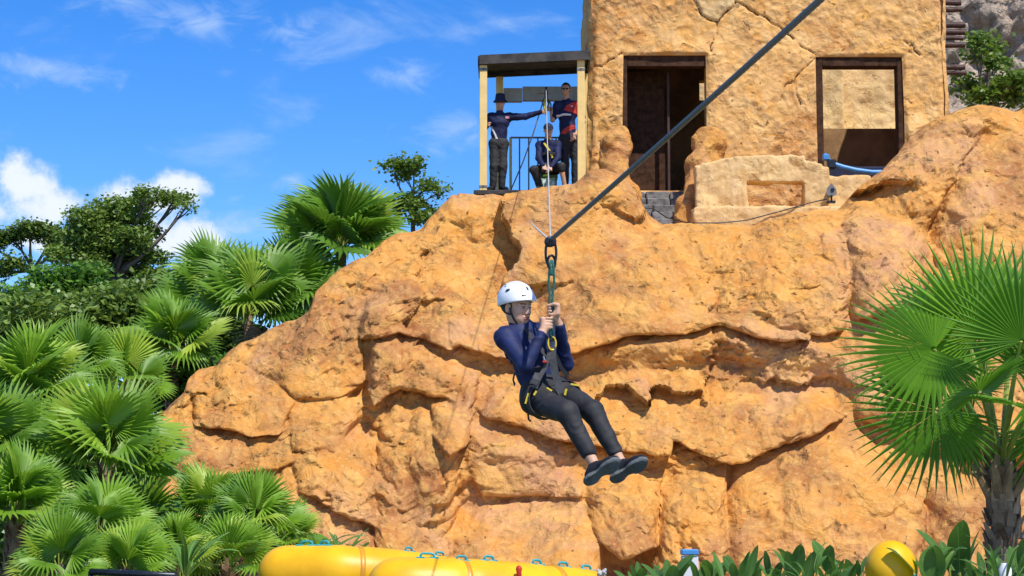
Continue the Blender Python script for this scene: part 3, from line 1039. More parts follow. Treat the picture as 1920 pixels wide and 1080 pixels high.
def stucco_face():
    def lines(a, b, keys, st):
        ks = sorted([a, b] + [k for k in keys if a < k < b])
        out = []
        for i in range(len(ks) - 1):
            n = max(1, int(round((ks[i + 1] - ks[i]) / st)))
            out += list(np.linspace(ks[i], ks[i + 1], n, endpoint=False))
        return np.array(out + [ks[-1]])
    xs = lines(XL, XR, [DOOR[0], DOOR[1], WIN[0], WIN[1]], .022)
    zs = lines(ZB, ZT, [DOOR[2], DOOR[3], WIN[2], WIN[3], 11.6], .022)
    zs = np.concatenate([zs[zs < 11.6], np.linspace(11.6, ZT, 12)])
    X, Z = np.meshgrid(xs, zs)
    d = .03 * fbm(X * 1.3, Z * 1.3, X * 0, 3)
    wx, wz = X + .1 * fbm(X * 3, Z * 3, X * 0 + 5, 2), Z + .1 * fbm(X * 3, Z * 3, X * 0 + 9, 2)
    f1, b1 = facets(wx, wz * 1.5, .26, 33, .8)
    d += .075 * f1 + .009 * fbm(X * 11, Z * 11, X * 0 + 4, 3)
    crk = np.zeros(X.shape)
    rr = random.Random(3)
    for L in CRACKS:
        for (a, b) in zip(L[:-1], L[1:]):
            p0, p1 = at(a[0], a[1], YB), at(b[0], b[1], YB)
            e = np.array((p1[0] - p0[0], p1[2] - p0[2]))
            qx, qz = X + .03 * vnoise(X * 9, Z * 9, X * 0), Z + .03 * vnoise(X * 9, Z * 9, X * 0 + 7)
            t = np.clip(((qx - p0[0]) * e[0] + (qz - p0[2]) * e[1]) / (e @ e), 0, 1)
            dd = np.hypot(qx - p0[0] - t * e[0], qz - p0[2] - t * e[1])
            crk = np.maximum(crk, np.exp(-(dd / .016) ** 2))
    d -= .045 * crk
    # plaster patch that stands proud at the top
    P = [(at(px, py, YB)[0], at(px, py, YB)[2]) for (px, py) in CRACKS[0]]
    P += [(P[-1][0] + .1, P[-1][1] + .9), (P[0][0] - .1, P[0][1] + .9)]
    pat = polysd(X, Z, P)
    d += .03 * sstep(0, .03, pat)
    # zero relief at the openings, rounded outer edges
    for (x0, x1, z0, z1) in (DOOR, WIN):
        dx = np.maximum(np.maximum(x0 - X, X - x1), 0)
        dz = np.maximum(np.maximum(z0 - Z, Z - z1), 0)
        q = np.hypot(dx, dz)
        d *= sstep(0, .07, q)
        d -= .02 * (1 - sstep(0, .05, q))
    ed = np.minimum(X - XL, XR - X)
    d -= .10 * (1 - sstep(0, .16, ed))
    taper = (XR - 0) * 0
    V = np.stack([X - (.025 * (Z - 9)) * (2 * (X - XL) / (XR - XL) - 1), YB - d, Z], -1)
    n, m = X.shape
    i = np.arange(n * m).reshape(n, m)
    Fc = np.stack([i[:-1, :-1], i[:-1, 1:], i[1:, 1:], i[1:, :-1]], -1).reshape(-1, 4)
    cx, cz = (xs[:-1] + xs[1:]) / 2, (zs[:-1] + zs[1:]) / 2
    CX, CZ = np.meshgrid(cx, cz)
    keep = np.ones(CX.shape, bool)
    for (x0, x1, z0, z1) in (DOOR, WIN):
        keep &= ~((CX > x0) & (CX < x1) & (CZ > z0) & (CZ < z1))
    mi = np.zeros(CX.shape, int)
    mi[polysd(CX, CZ, P) > 0] = 1
    cm = (crk[:-1, :-1] + crk[1:, :-1] + crk[:-1, 1:] + crk[1:, 1:]) / 4
    mi[cm > .6] = 2
    k = keep.ravel()
    return mesh('facade_wall', V.reshape(-1, 3), Fc[k], smooth=True, mats=[M['stucco'], M['plaster'], M['crack']], mi=mi.ravel()[k])


bld = empty('adobe_building', (0, 0, 0), 'tall ochre adobe ruin with cracked plaster, a doorway and a big square window', 'building')
ob('facade_wall', stucco_face(), bld)
# body of the wall: thickness, side, back and roof
mb = MB()
T = .42
mb.box((XL + .08, YB + .1, ZB), (DOOR[0] - .001, YB + T, ZT))
mb.box((DOOR[1] + .001, YB + .1, ZB), (WIN[0] - .001, YB + T, ZT - .003))
mb.box((WIN[1] + .001, YB + .1, ZB), (XR - .08, YB + T, ZT))
mb.box((DOOR[0], YB + .03, DOOR[3]), (DOOR[1], YB + T, ZT - .006))
mb.box((WIN[0], YB + .03, WIN[3]), (WIN[1], YB + T, ZT - .006))
mb.box((WIN[0], YB + .03, ZB), (WIN[1], YB + T, WIN[2]))
mb.build('wall_core', M['stucco'], bld)
# reveals between facade and core
for (x0, x1, z0, z1) in (DOOR, WIN):
    MB().box((x0 - .05, YB + .022, z0), (x0 - .0005, YB + .11, z1 + .05)).build('opening_edge', M['stucco'], bld)
    MB().box((x1 + .0005, YB + .022, z0), (x1 + .05, YB + .11, z1 + .05)).build('opening_edge', M['stucco'], bld)
YK = 40.2
sidemb = MB()
def sidewall():
    ys = np.arange(YB + .02, YK + .5, .05)
    zs = np.arange(ZB, ZT, .05)
    Yg, Zg = np.meshgrid(ys, zs)
    d = .05 * fbm(Yg * 1.5, Zg * 1.5, Yg * 0 + 70, 4)
    n, m = Yg.shape
    i = np.arange(n * m).reshape(n, m)
    Fc = np.stack([i[:-1, :-1], i[:-1, 1:], i[1:, 1:], i[1:, :-1]], -1).reshape(-1, 4)
    for (x, s) in ((XL, -1), (XR, 1)):
        tp = -.025 * (Zg - 9) * s
        V = np.stack([x + s * (d - .09 * (1 - sstep(0, .15, Yg - YB)) + .02) + tp, Yg, Zg], -1).reshape(-1, 3)
        ob('side_wall', mesh('side_wall', V, Fc, M['stucco'], True), bld)


sidewall()
mb = MB()
BW = (X_(1543, YK), X_(1689, YK), Z_(241, YK), Z_(124, YK))
BS = (X_(1313, YK), X_(1352, YK), Z_(188, YK), Z_(150, YK))
mb.box((XL + .1, YK, ZB), (BS[0], YK + .3, ZT))
mb.box((BS[0], YK + .003, ZB), (BS[1], YK + .3, BS[2]))
mb.box((BS[0], YK + .003, BS[3]), (BS[1], YK + .3, ZT))
mb.box((BS[1], YK, ZB), (BW[0], YK + .3, ZT))
mb.box((BW[0], YK + .003, ZB), (BW[1], YK + .3, BW[2]))
mb.box((BW[0], YK + .003, BW[3]), (BW[1], YK + .3, ZT))
mb.box((BW[1], YK, ZB), (XR - .1, YK + .3, ZT))
mb.box((X_(1440), YB + T, ZB), (X_(1450), YK - .003, ZT))          # cross wall between the two rooms
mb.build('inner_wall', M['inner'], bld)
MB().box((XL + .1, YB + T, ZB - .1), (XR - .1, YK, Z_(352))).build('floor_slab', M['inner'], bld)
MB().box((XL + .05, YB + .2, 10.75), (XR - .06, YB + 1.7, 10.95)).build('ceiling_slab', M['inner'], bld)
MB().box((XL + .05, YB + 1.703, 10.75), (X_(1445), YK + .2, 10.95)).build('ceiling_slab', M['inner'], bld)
# door frame in dark wood
df = MB()
fw = .09
df.box((DOOR[0] + .002, YB + .06, DOOR[2]), (DOOR[0] + fw, YB + .3, DOOR[3] - .002), bev=.008)
df.box((DOOR[0] + fw + .001, YB + .07, DOOR[3] - .2), (DOOR[1] - .003, YB + .3, DOOR[3] - .004), bev=.008)
dfo = df.build('door_frame', M['wood_dark'], bld)
MB().box((X_(1256), YB + .55, Z_(355)), (X_(1261), YB + .62, DOOR[3] - .2), bev=.006).build('door_post', M['viga'], bld)
MB().box((DOOR[0] + .1, YB + .9, DOOR[2]), (X_(1254), YB + .96, DOOR[3] - .1), bev=.01).build('door_leaf', M['wood_dark'], bld)
# window frame
wf = MB()
x0, x1, z0, z1 = WIN
wf.box((x0 + .002, YB + .05, z0), (x0 + .13, YB + .36, z1 - .002), bev=.01)
wf.box((x1 - .11, YB + .05, z0), (x1 - .002, YB + .36, z1 - .002), bev=.01)
wf.box((x0 + .131, YB + .055, z1 - .17), (x1 - .111, YB + .36, z1 - .003), bev=.01)
wf.build('window_frame', M['wood_dark'], bld)
# roof beams sticking out of the side wall
rv = random.Random(8)
for (py, r_) in ((4, .062), (17, .055), (46, .062), (59, .058), (71, .045), (84, .058), (126, .056), (136, .045)):
    z = Z_(py, 37.4, 1790)
    V = MB()
    n = 7
    L0, L1 = XR - .25, X_(1815 - 3 * (py < 30) + rv.uniform(-2, 2), 37.4)
    V.tube([(L0 + (L1 - L0) * k / n, 37.4 + rv.uniform(-.012, .012) + .02 * (py % 3), z + rv.uniform(-.006, .006)) for k in range(n + 1)],
           [r_ * rv.uniform(.93, 1.05) for k in range(n + 1)], 12)
    V.build('roof_beam', M['viga'], bld)

# a sunlit wall that stands behind the ruin
def back_wall():
    xs, zs = np.arange(3.4, 8.95, .05), np.arange(6.2, 11.9, .05)
    X, Z = np.meshgrid(xs, zs)
    d = .05 * fbm(X * 1.5, Z * 1.5, X * 0 + 90, 4) + .16 * facets(X + .1 * fbm(X * 3, Z * 3, X * 0, 2), Z * 1.5, .3, 51, .8)[0]
    pil = (1 - sstep(X_(1575, 44.6), X_(1579, 44.6), X)) * sstep(5.6, 5.7, X)
    V = np.stack([X, 44.6 - d - .75 * pil, Z], -1).reshape(-1, 3)
    n, m = X.shape
    i = np.arange(n * m).reshape(n, m)
    Fc = np.stack([i[:-1, :-1], i[:-1, 1:], i[1:, 1:], i[1:, :-1]], -1).reshape(-1, 4)
    o = ob('ruin_wall', mesh('ruin_wall', V, Fc, M['plaster'], True))
    MB().box((3.45, 44.8, 6.1), (8.9, 45.3, 11.8)).build('wall_core', M['plaster'], o)
    tag(o, 'sunlit pale plaster wall seen through the square window', 'wall')


back_wall()

# distant grey rock wall on the right
def grey_cliff():
    xs, zs = np.arange(9.5, 22, .09), np.arange(0, 20, .09)
    X, Z = np.meshgrid(xs, zs)
    f1, b1 = facets(X + .3 * fbm(X, Z, X * 0, 3), Z + .3 * fbm(X, Z, X * 0 + 5, 3), .8, 70, 1.0)
    f2, b2 = facets(X + .1 * fbm(X * 3, Z * 3, X * 0, 3), Z, .32, 74, 1.2)
    d = .9 * fbm(X * .4, Z * .4, X * 0 + 33, 4) + .8 * f1 + .9 * f2
    V = np.stack([X, 57 + .15 * Z - d, Z], -1).reshape(-1, 3)
    n, m = X.shape
    i = np.arange(n * m).reshape(n, m)
    Fc = np.stack([i[:-1, :-1], i[:-1, 1:], i[1:, 1:], i[1:, :-1]], -1).reshape(-1, 4)
    o = ob('rock_face', mesh('rock_face', V, Fc, M['greyrock'], True))
    tag(o, 'distant grey tan rock face behind the building', kind='structure')


grey_cliff()

# ------------------------------------------------------------------ steps of grey block
st = empty('block_steps', at(1245, 420, 35.6), 'grey block steps climbing to the dark doorway', 'steps')
rs = random.Random(4)
ys0 = 35.45
base = np.array(st.location)
for k in range(6):
    z1 = Z_(358 + 0, 36.9) - .03 - (5 - k) * .165
    y0 = ys0 + k * .26
    x = X_(1188, 36) - .15
    while x < X_(1300, 36):
        w = rs.uniform(.36, .52)
        MB().box(np.array((x, y0, z1 - .158)) - base, np.array((x + w - .022, y0 + .5, z1 - rs.uniform(0, .012))) - base, bev=.016, jit=.004, rnd=rs).build('block', M['greybrick'], st)
        x += w

# ------------------------------------------------------------------ low parapet with an opening, and its ledge
YP = 35.2
def parapet():
    P = lambda px, py: at(px, py, YP)
    topx = [1303, 1310, 1330, 1360, 1400, 1440, 1475, 1500, 1508, 1530, 1546]
    topy = [330, 312, 304, 297, 292, 290, 290, 291, 299, 303, 312]
    op = (P(1397, 0)[0], P(1502, 0)[0], P(1450, 388)[2], P(1450, 341)[2])
    x0, x1 = P(1303, 0)[0], P(1546, 0)[0]
    z0 = P(1420, 432)[2] - .4
    tz = lambda x: np.interp(x, [P(a, b)[0] for a, b in zip(topx, topy)], [P(a, b)[2] for a, b in zip(topx, topy)])

    s = SDF()
    n = 22
    for k in range(n):
        xa, xb = x0 + (x1 - x0) * k / n, x0 + (x1 - x0) * (k + 1) / n
        xm = (xa + xb) / 2
        zt = tz(xm)
        s.box((xm, YP + .2, (z0 + zt) / 2), ((xb - xa) / 2 + .02, .2, (zt - z0) / 2), None, .035, .03)
    s.box(((op[0] + op[1]) / 2, YP + .2, (op[2] + op[3]) / 2), ((op[1] - op[0]) / 2, .6, (op[3] - op[2]) / 2), None, .02, .02, 's')
    xe = P(1626, 0)[0]
    s.box(((x1 + xe) / 2, YP + .28, P(1580, 350)[2] - .35), ((xe - x1) / 2 + .05, .17, .58), None, .08, .06)
    # cap ledge under the parapet
    s.box(((x0 + xe) / 2 + .05, YP - .05, P(1420, 392)[2] - .28), ((xe - x0) / 2 + .15, .26, .29), None, .05, .03)
    V, Fc = s.mesh(.022, lambda Q: .02 * fbm(Q[:, 0] * 4, Q[:, 1] * 4, Q[:, 2] * 4, 4) - .12 * facets(Q[:, 0] + Q[:, 1], Q[:, 2], .2, 6, .8)[0])
    c = np.array(((x0 + x1) / 2, YP, z0))
    o = ob('parapet_wall', mesh('parapet_wall', V - c, Fc, M['plaster'], True), None, tuple(c))
    tag(o, 'low curved plaster parapet with a rectangular hole below the big window', 'wall')


parapet()

# floodlight on the ledge
fl = empty('floodlight', at(1559, 377, 35.0), 'small grey floodlight on a short stand beside the parapet', 'lamp')
b = np.array(fl.location)
q = lambda px, py, Y=35.0: at(px, py, Y) - b
MB().box(q(1551, 376), q(1567, 378) + np.array((0, .1, -.02)), bev=.004).build('base', M['metal_dark'], fl)
MB().tube([q(1559, 376), q(1559, 366)], .018, 8).build('stem', M['metal_dark'], fl)
h = MB()
ring = [(1550, 365), (1550, 354), (1559, 343), (1568, 354), (1569, 365), (1559, 368)]
fr = [q(px, py) for (px, py) in ring]
bk = [p * np.array((.7, 1, 1)) + np.array((0, .16, .0)) for p in fr]
h.add(fr + bk, [tuple(range(6)), tuple(range(11, 5, -1))] + [(i, i + 6, (i + 1) % 6 + 6, (i + 1) % 6) for i in range(6)])
hd = h.build('lamp_head', M['bar'], fl)
MB().lathe([(.035, -.012), (.035, .0), (.03, .006)], 14, q(1561, 356) + np.array((0, -.012, 0)), rotm((0, 0, 1), (0, -1, 0))).build('lens', M['glass_dark'], hd)

# blue hose and black clamp in the big window
hs = empty('blue_hose', at(1550, 320, 36.0), 'light blue hose slung across the foot of the big window', 'hose')
b = np.array(hs.location)
pts = [at(px, py, Y) - b for (px, py, Y) in ((1546, 290, 36.1), (1553, 300, 36.05), (1562, 307, 36.0), (1580, 313, 36.0), (1605, 319, 36.0), (1635, 323, 36.0), (1662, 323, 36.05), (1700, 318, 36.1))]
MB().tube(pts, .045, 10).build('hose', M['blue'], hs, True)
MB().box(at(1552, 298, 35.95) - b, at(1566, 318, 36.1) - b, bev=.02).build('clamp', M['metal_dark'], hs)
MB().box(at(1543, 289, 35.97) - b, at(1554, 302, 36.1) - b, bev=.015).build('bracket', M['blue'], hs)
tb = MB()
tb.box(at(1548, 312, 36.25) - b, at(1700, 345, 36.35) - b, bev=.02)
tb.build('tray', M['navy_dark'], hs)

# thin wire sagging over the ledge
wire = MB()
wp = [(1150, 378, 34.2), (1180, 388, 34.2), (1225, 391, 34.3), (1250, 408, 34.35), (1290, 418, 34.6), (1350, 418, 34.75), (1400, 413, 34.8), (1460, 397, 34.85), (1520, 380, 34.9), (1551, 373, 34.95)]
wb = at(1350, 418, 34.75)
wire.tube([at(*p) - wb for p in wp], .011, 6)
tag(wire.build('power_wire', M['metal_dark'], None, True, tuple(wb)), 'thin dark wire sagging along the ledge to the floodlight', 'wire')

# ------------------------------------------------------------------ launch platform
YF, YR = 36.0, 37.25
pl = empty('launch_platform', at(990, 362, YF), 'launch booth on the clifftop with yellow posts and black flat roof', 'platform')
pb = np.array(pl.location)
zf = at(990, 357, YF)[2]
xl, xr = at(899, 300, YF)[0], at(1101, 300, YF)[0]
MB().box(np.array((at(889, 0, YF)[0], YF - .06, zf - .085)) - pb, np.array((at(1091, 0, YF)[0], YR + .08, zf)) - pb, bev=.01).build('floor_deck', M['black'], pl)
ff = MB()
for x in np.linspace(xl + .1, xr - .2, 4):
    ff.box(np.array((x, YF + .1, zf - .9)) - pb, np.array((x + .1, YR, zf - .088)) - pb)
ff.build('deck_joists', M['black'], pl)
pw = .135
zr = at(960, 118, YF)[2]
for (pxa, yy, zt) in ((899, YF, at(899, 122, YF)[2]), (1083, YF, at(1090, 110, YF)[2])):
    x = at(pxa, 300, yy)[0]
    MB().box(np.array((x, yy, zf + .002)) - pb, np.array((x + pw, yy + pw, zt)) - pb, bev=.006).build('post', M['post'], pl)
xbl = at(930, 300, YR)[0]
MB().box(np.array((xbl, YR - pw, zf + .002)) - pb, np.array((xbl + pw, YR, at(930, 146, YR)[2])) - pb, bev=.006).build('post', M['post'], pl)
xbr = at(1097, 300, YR)[0]
MB().box(np.array((xbr - .04, YR - pw, zf + .002)) - pb, np.array((xbr + .05, YR, at(1090, 140, YR)[2])) - pb, bev=.006).build('post', M['post'], pl)
for (bx, bz) in ((899, 0), (1083, 0), (899, 1), (1083, 1)):
    x = at(bx, 300, YF)[0]
    z = zf + .05 if not bz else at(bx, 132, YF)[2]
    MB().box(np.array((x - .006, YF - .008, z)) - pb, np.array((x + pw + .006, YF + pw + .004, z + .045)) - pb, bev=.003).build('bracket', M['bar'], pl)
    for dz in (.012, .034):
        MB().lathe([(.009, -.004), (.009, .004), (.005, .007)], 8, np.array((x + pw * .5, YF - .011, z + dz)) - pb, rotm((0, 0, 1), (0, -1, 0))).build('bolt', M['metal_dark'], pl)
# roof: tilted slab with fascia boards
r0 = [at(899, 105, YF - .04), at(1104, 96, YF - .04), at(1104, 109, YF - .04), at(899, 124, YF - .04)]
zb0, zb1 = at(925, 147, YR)[2], at(1104, 138, YR)[2]
rf = MB()
yb = YR + .05
f0, f1, f2, f3 = r0
g0, g1 = np.array((f0[0], yb, zb0 + .16)), np.array((f1[0], yb, zb1 + .16))
rfv = [f0, f1, g1, g0] + [p - np.array((0, 0, .05)) for p in (f0, f1, g1, g0)]
rf.add([p - pb for p in rfv], [(3, 2, 1, 0), (4, 5, 6, 7), (0, 1, 5, 4), (1, 2, 6, 5), (2, 3, 7, 6), (3, 0, 4, 7)])
rfo = rf.build('roof', M['black'], pl)


def plank(a, b, h, t, nm, par, mat):
    """board hanging down from edge a-b"""
    a, b = np.asarray(a), np.asarray(b)
    e = (b - a) / np.linalg.norm(b - a)
    nrm = np.cross(e, (0, 0, 1.0))
    V = [a, b, b - (0, 0, h), a - (0, 0, h)]
    V = [p + nrm * s * t for s in (0, 1) for p in V]
    m_ = MB().add([p - pb for p in V], [(0, 1, 2, 3), (7, 6, 5, 4), (0, 4, 5, 1), (1, 5, 6, 2), (2, 6, 7, 3), (3, 7, 4, 0)])
    return m_.build(nm, mat, par)


up = np.array((0, 0, .012))
plank(f0 + up, f1 + up, .17, .03, 'fascia', rfo, M['black'])
plank(g0 + up, f0 + up + (0, .03, 0), .17, .03, 'fascia', rfo, M['black'])
plank(f1 + up + (0, .03, 0), g1 + up, .17, .03, 'fascia', rfo, M['black'])
plank(g1 + up, g0 + up, .15, .03, 'fascia', rfo, M['black'])
# steel cross beam at the back
MB().box(at(944, 165, YR + .06) - pb, at(979, 193, YR + .2) - pb, bev=.008).build('cross_beam', M['steel'], pl)
MB().box(at(979.6, 162, YR + .065) - pb, at(1101, 191, YR + .2) - pb, bev=.008).build('cross_beam', M['steel'], pl)
# railing at the back
ry = YR - .05
zrl = at(990, 258, ry)[2]
MB().box(np.array((at(955, 0, ry)[0], ry - .02, zf)) - pb, np.array((at(960, 0, ry)[0], ry + .03, zrl)) - pb, bev=.004).build('rail_post', M['post'], pl)
MB().tube([np.array((at(957, 0, ry)[0], ry, zrl)) - pb, np.array((at(1096, 0, ry)[0], ry, zrl)) - pb], .018, 8).build('top_rail', M['bar'], pl)
for px in (974, 991, 1008, 1025, 1042, 1059, 1076):
    x = at(px, 0, ry)[0]
    MB().tube([np.array((x, ry, zf)) - pb, np.array((x, ry, zrl)) - pb], .014, 8).build('rail_bar', M['bar'], pl)
# ------------------------------------------------------------------ palms
def frond_mesh(seed, Rb=1.0, Lp=1.1, nseg=32, A=150, split=.58, bend=28, curl=.25, cup=.2, droop=.25, mat='frond', tipw=1.0, pr=.016):
    r = random.Random(seed)
    V, Fc, mi = [], [], []
    # petiole: starts along +X, sags a little
    pts, ang = [np.zeros(3)], R(6)
    n = 7
    for k in range(n):
        ang -= R(bend * .35) / n
        pts.append(pts[-1] + np.array((math.cos(ang), 0, math.sin(ang))) * Lp / n)
    m = MB().tube(pts, [pr * (1.5 - .9 * k / n) for k in range(n + 1)], 6)
    V += m.v
    Fc += m.f
    mi += [1] * len(m.f)
    hub = pts[-1]
    ang -= R(bend * .65)
    bx = np.array((math.cos(ang), 0, math.sin(ang)))
    by = np.array((0, 1.0, 0))
    bz = np.cross(bx, by)
    dA = 2 * R(A) / nseg
    st = [.0, .18, .36, split, .72, .87, 1.0]
    for j in range(nseg):
        a = -R(A) + (j + .5) * dA + r.uniform(-.012, .012)
        L = Rb * (.70 + .30 * math.cos(a * .62)) * r.uniform(.93, 1.04)
        d = math.cos(a) * bx + math.sin(a) * by
        sdv = -math.sin(a) * bx + math.cos(a) * by
        dr = droop * r.uniform(.5, 1.5)
        tw = r.uniform(-.25, .25)
        b0 = len(V)
        for (q) in st:
            rad = .02 + q * L
            w = rad * math.tan(dA / 2) * 1.02
            if q > split:
                w = (.02 + split * L) * math.tan(dA / 2) * (1 - (q - split) / (1 - split)) ** .8 * tipw
            f = w * (1.25 if q <= split else 1.1)
            z = -curl * (q ** 2) * L * .5 + cup * abs(math.sin(a)) * rad - dr * max(0, q - split) ** 2 * L * 1.8
            c = hub + d * rad * (1 - .12 * dr * max(0, q - split)) + bz * z
            s2 = sdv + bz * (tw * max(0, q - split) * 2)
            V += [c - s2 * w - bz * f * .5, c + bz * f * .5, c + s2 * w - bz * f * .5]
        for k in range(len(st) - 1):
            i = b0 + 3 * k
            Fc += [(i, i + 1, i + 4, i + 3), (i + 1, i + 2, i + 5, i + 4)]
            mi += [0, 0]
    return mesh('frond', V, Fc, mats=[M[mat], M['petiole']], mi=mi, smooth=False)


FR = [frond_mesh(11, 1.08, .72, bend=8, A=135), frond_mesh(12, 1.02, .85, 30, 140, .56, 14, .3, .25, .3), frond_mesh(13, 1.12, .65, 32, 130, .6, 4, .2, .15, .2),
      frond_mesh(14, .98, .75, 28, 145, .5, 20, .4, .1, .5)]
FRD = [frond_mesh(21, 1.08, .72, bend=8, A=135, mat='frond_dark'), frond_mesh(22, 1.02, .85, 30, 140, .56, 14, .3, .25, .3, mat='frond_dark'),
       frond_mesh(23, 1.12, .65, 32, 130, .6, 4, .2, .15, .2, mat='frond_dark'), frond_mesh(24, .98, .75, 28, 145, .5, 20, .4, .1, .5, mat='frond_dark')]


DRY = frond_mesh(61, .9, .8, 24, 150, .4, 40, .7, .05, .9, mat='dry')


def trunk_mesh(base, top, r0, r1, seed, scales=True, lean=None):
    rr = random.Random(seed)
    base, top = np.asarray(base, float), np.asarray(top, float)
    n = 14
    pts = [base + (top - base) * k / n + np.array((rr.uniform(-.015, .015), rr.uniform(-.015, .015), 0)) for k in range(n + 1)]
    m = MB().tube(pts, [(r0 + (r1 - r0) * k / n) * rr.uniform(.95, 1.06) for k in range(n + 1)], 12)
    if scales:
        H = np.linalg.norm(top - base)
        rows = int(H / .075)
        for k in range(rows):
            f = (k + .5) / rows
            c = base + (top - base) * f
            rad = r0 + (r1 - r0) * f
            nn = 7
            for j in range(nn):
                a = 2 * math.pi * (j + .5 * (k % 2)) / nn + rr.uniform(-.15, .15)
                o = np.array((math.cos(a), math.sin(a), 0))
                s = np.array((-math.sin(a), math.cos(a), 0))
                w, hh, out = rad * .5 * rr.uniform(.7, 1.1), rr.uniform(.07, .14), rr.uniform(.02, .065)
                p = c + o * rad * .9
                tw = rr.uniform(-.02, .02)
                m.add([p - s * w, p + s * w, p + s * w * .45 + o * (out + rad * .1) + np.array((0, 0, hh)) + s * tw, p - s * w * .45 + o * (out + rad * .1) + np.array((0, 0, hh)) + s * tw,
                       p - s * w + o * .02, p + s * w + o * .02],
                      [(0, 1, 2, 3), (4, 3, 2, 5), (0, 3, 4), (1, 5, 2), (0, 4, 5, 1)])
    return m


def palm(px, py, Y, rad_px, n, label, seed, dark=False, emax=88, emin=-2, fr=None, tr=.07, group=None, az=None, sc=1.0, lp=1.0, cat='palm', name='fan_palm', spear=True):
    rr = random.Random(seed)
    c = at(px, py, Y)
    g = gz(c[0], Y)
    o = empty(name, (c[0], Y, g), label, cat, group or 'fan palms around the rock')
    cz = c[2] - g
    s0 = 1.12 * rad_px / ppm(Y)
    if cz > .25:
        trunk_mesh((rr.uniform(-.1, .1), rr.uniform(-.1, .1), -.1), (0, 0, cz - .02), tr * 1.15, tr, seed, cz < 4).build('trunk', M['trunk'], o)
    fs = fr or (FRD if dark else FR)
    for k in range(n):
        t = k / max(1, n - 1)
        el = emax + (emin - emax) * t ** .9 + rr.uniform(-8, 8)
        a = k * 137.5 + rr.uniform(-16, 16) + seed * 31
        s = s0 * rr.uniform(.85, 1.08) * sc
        f = ob('frond', rr.choice(fs), o, (0, 0, cz))
        dv = np.array((math.cos(R(a)) * math.cos(R(el)), math.sin(R(a)) * math.cos(R(el)), math.sin(R(el))))
        n0 = np.array((-math.cos(R(a)) * math.sin(R(el)), -math.sin(R(a)) * math.sin(R(el)), math.cos(R(el))))
        want = .55 * n0 + .75 * np.array((.25, -.85, .45)) + np.array([rr.uniform(-.25, .25) for _ in range(3)])     # blades turn to the sun
        f.rotation_euler = Matrix(rotm(dv, want).tolist()).to_euler()
        f.scale = (s * lp * rr.uniform(.9, 1.1), s, s) if lp != 1 else (s, s, s)
    if seed in (5, 6, 8, 10, 3, 18):
        for k in range(2):                   # old brown fronds hanging under the crown
            f = ob('dead_frond', DRY, o, (0, 0, cz - .05))
            f.rotation_euler = (Matrix.Rotation(R(200 + 70 * k + seed * 40), 3, 'Z') @ Matrix.Rotation(R(38 + 14 * k), 3, 'Y')).to_euler()
            f.scale = (s0 * .8,) * 3
    return o


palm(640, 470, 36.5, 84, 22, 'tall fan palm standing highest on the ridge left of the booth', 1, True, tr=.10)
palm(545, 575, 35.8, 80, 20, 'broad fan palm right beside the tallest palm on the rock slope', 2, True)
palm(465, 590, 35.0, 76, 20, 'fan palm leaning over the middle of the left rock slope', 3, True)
palm(325, 665, 32.5, 66, 20, 'fan palm below the big leafy tree with upright fronds', 4)
palm(55, 745, 25.0, 76, 20, 'tall fan palm at the left edge with dark slim trunk', 5)
palm(200, 868, 22.5, 88, 22, 'large fan palm in front of the rock with long yellow stalks', 6)
palm(30, 965, 20.0, 78, 19, 'bright green fan palm low at the left edge', 7)
palm(185, 1010, 19.0, 70, 18, 'low fan palm with a pale frond hanging down at bottom left', 8)
palm(395, 965, 23.5, 56, 20, 'bushy fan palm at the foot of the rock, left one of the pair', 9, emin=-5)
palm(475, 990, 22.0, 58, 20, 'bushy fan palm at the foot of the rock, right one of the pair', 10, emin=-5)
palm(330, 1045, 20.0, 48, 15, 'small fan palm with narrow leaves beside the black rail', 14, emin=5)
palm(110, 1070, 17.5, 60, 13, 'young fan palm in the bottom left corner', 15, emin=0)
palm(150, 700, 28.5, 56, 16, 'fan palm half hidden behind the large left palm', 16, True)

palm(235, 720, 29.5, 58, 15, 'fan palm between the big front palm and the rock corner', 17)
palm(110, 860, 24.0, 70, 17, 'fan palm between the two tall left palms', 18)
palm(262, 1000, 23.5, 58, 16, 'fan palm left of the bushy pair', 19, emin=-5)
palm(-30, 850, 23.0, 80, 16, 'fan palm half cut off by the left edge', 20)
palm(540, 1020, 23.0, 46, 14, 'small fan palm between bushy pair and inflatable', 21, emin=5)
palm(400, 560, 37.0, 66, 17, 'fan palm farthest back left of the ridge palms', 22, True)
palm(430, 1060, 20.5, 56, 14, 'low fan palm in front of the bushy pair', 23, emin=0)
palm(240, 1075, 18.0, 60, 13, 'low fan palm just above the black rail', 24, emin=0)
# right-hand palm near the camera
FRN = [frond_mesh(31, 1.0, .75, 52, 150, .5, 30, .15, .18, .12, tipw=.85), frond_mesh(32, 1.0, .9, 54, 150, .48, 24, .2, .22, .15, tipw=.85), frond_mesh(33, .95, .7, 50, 155, .52, 36, .2, .1, .2, tipw=.85)]
YN = 12.2
c = at(1868, 880, YN)
g = gz(c[0], YN)
np_ = empty('fan_palm', (c[0] + .03, YN, g), 'near fan palm with shaggy brown trunk at the right edge', 'palm', 'fan palms around the rock')
cz = c[2] - g
trunk_mesh((.04, .03, -.1), (0, 0, cz), .108, .075, 77).build('trunk', M['trunk'], np_)


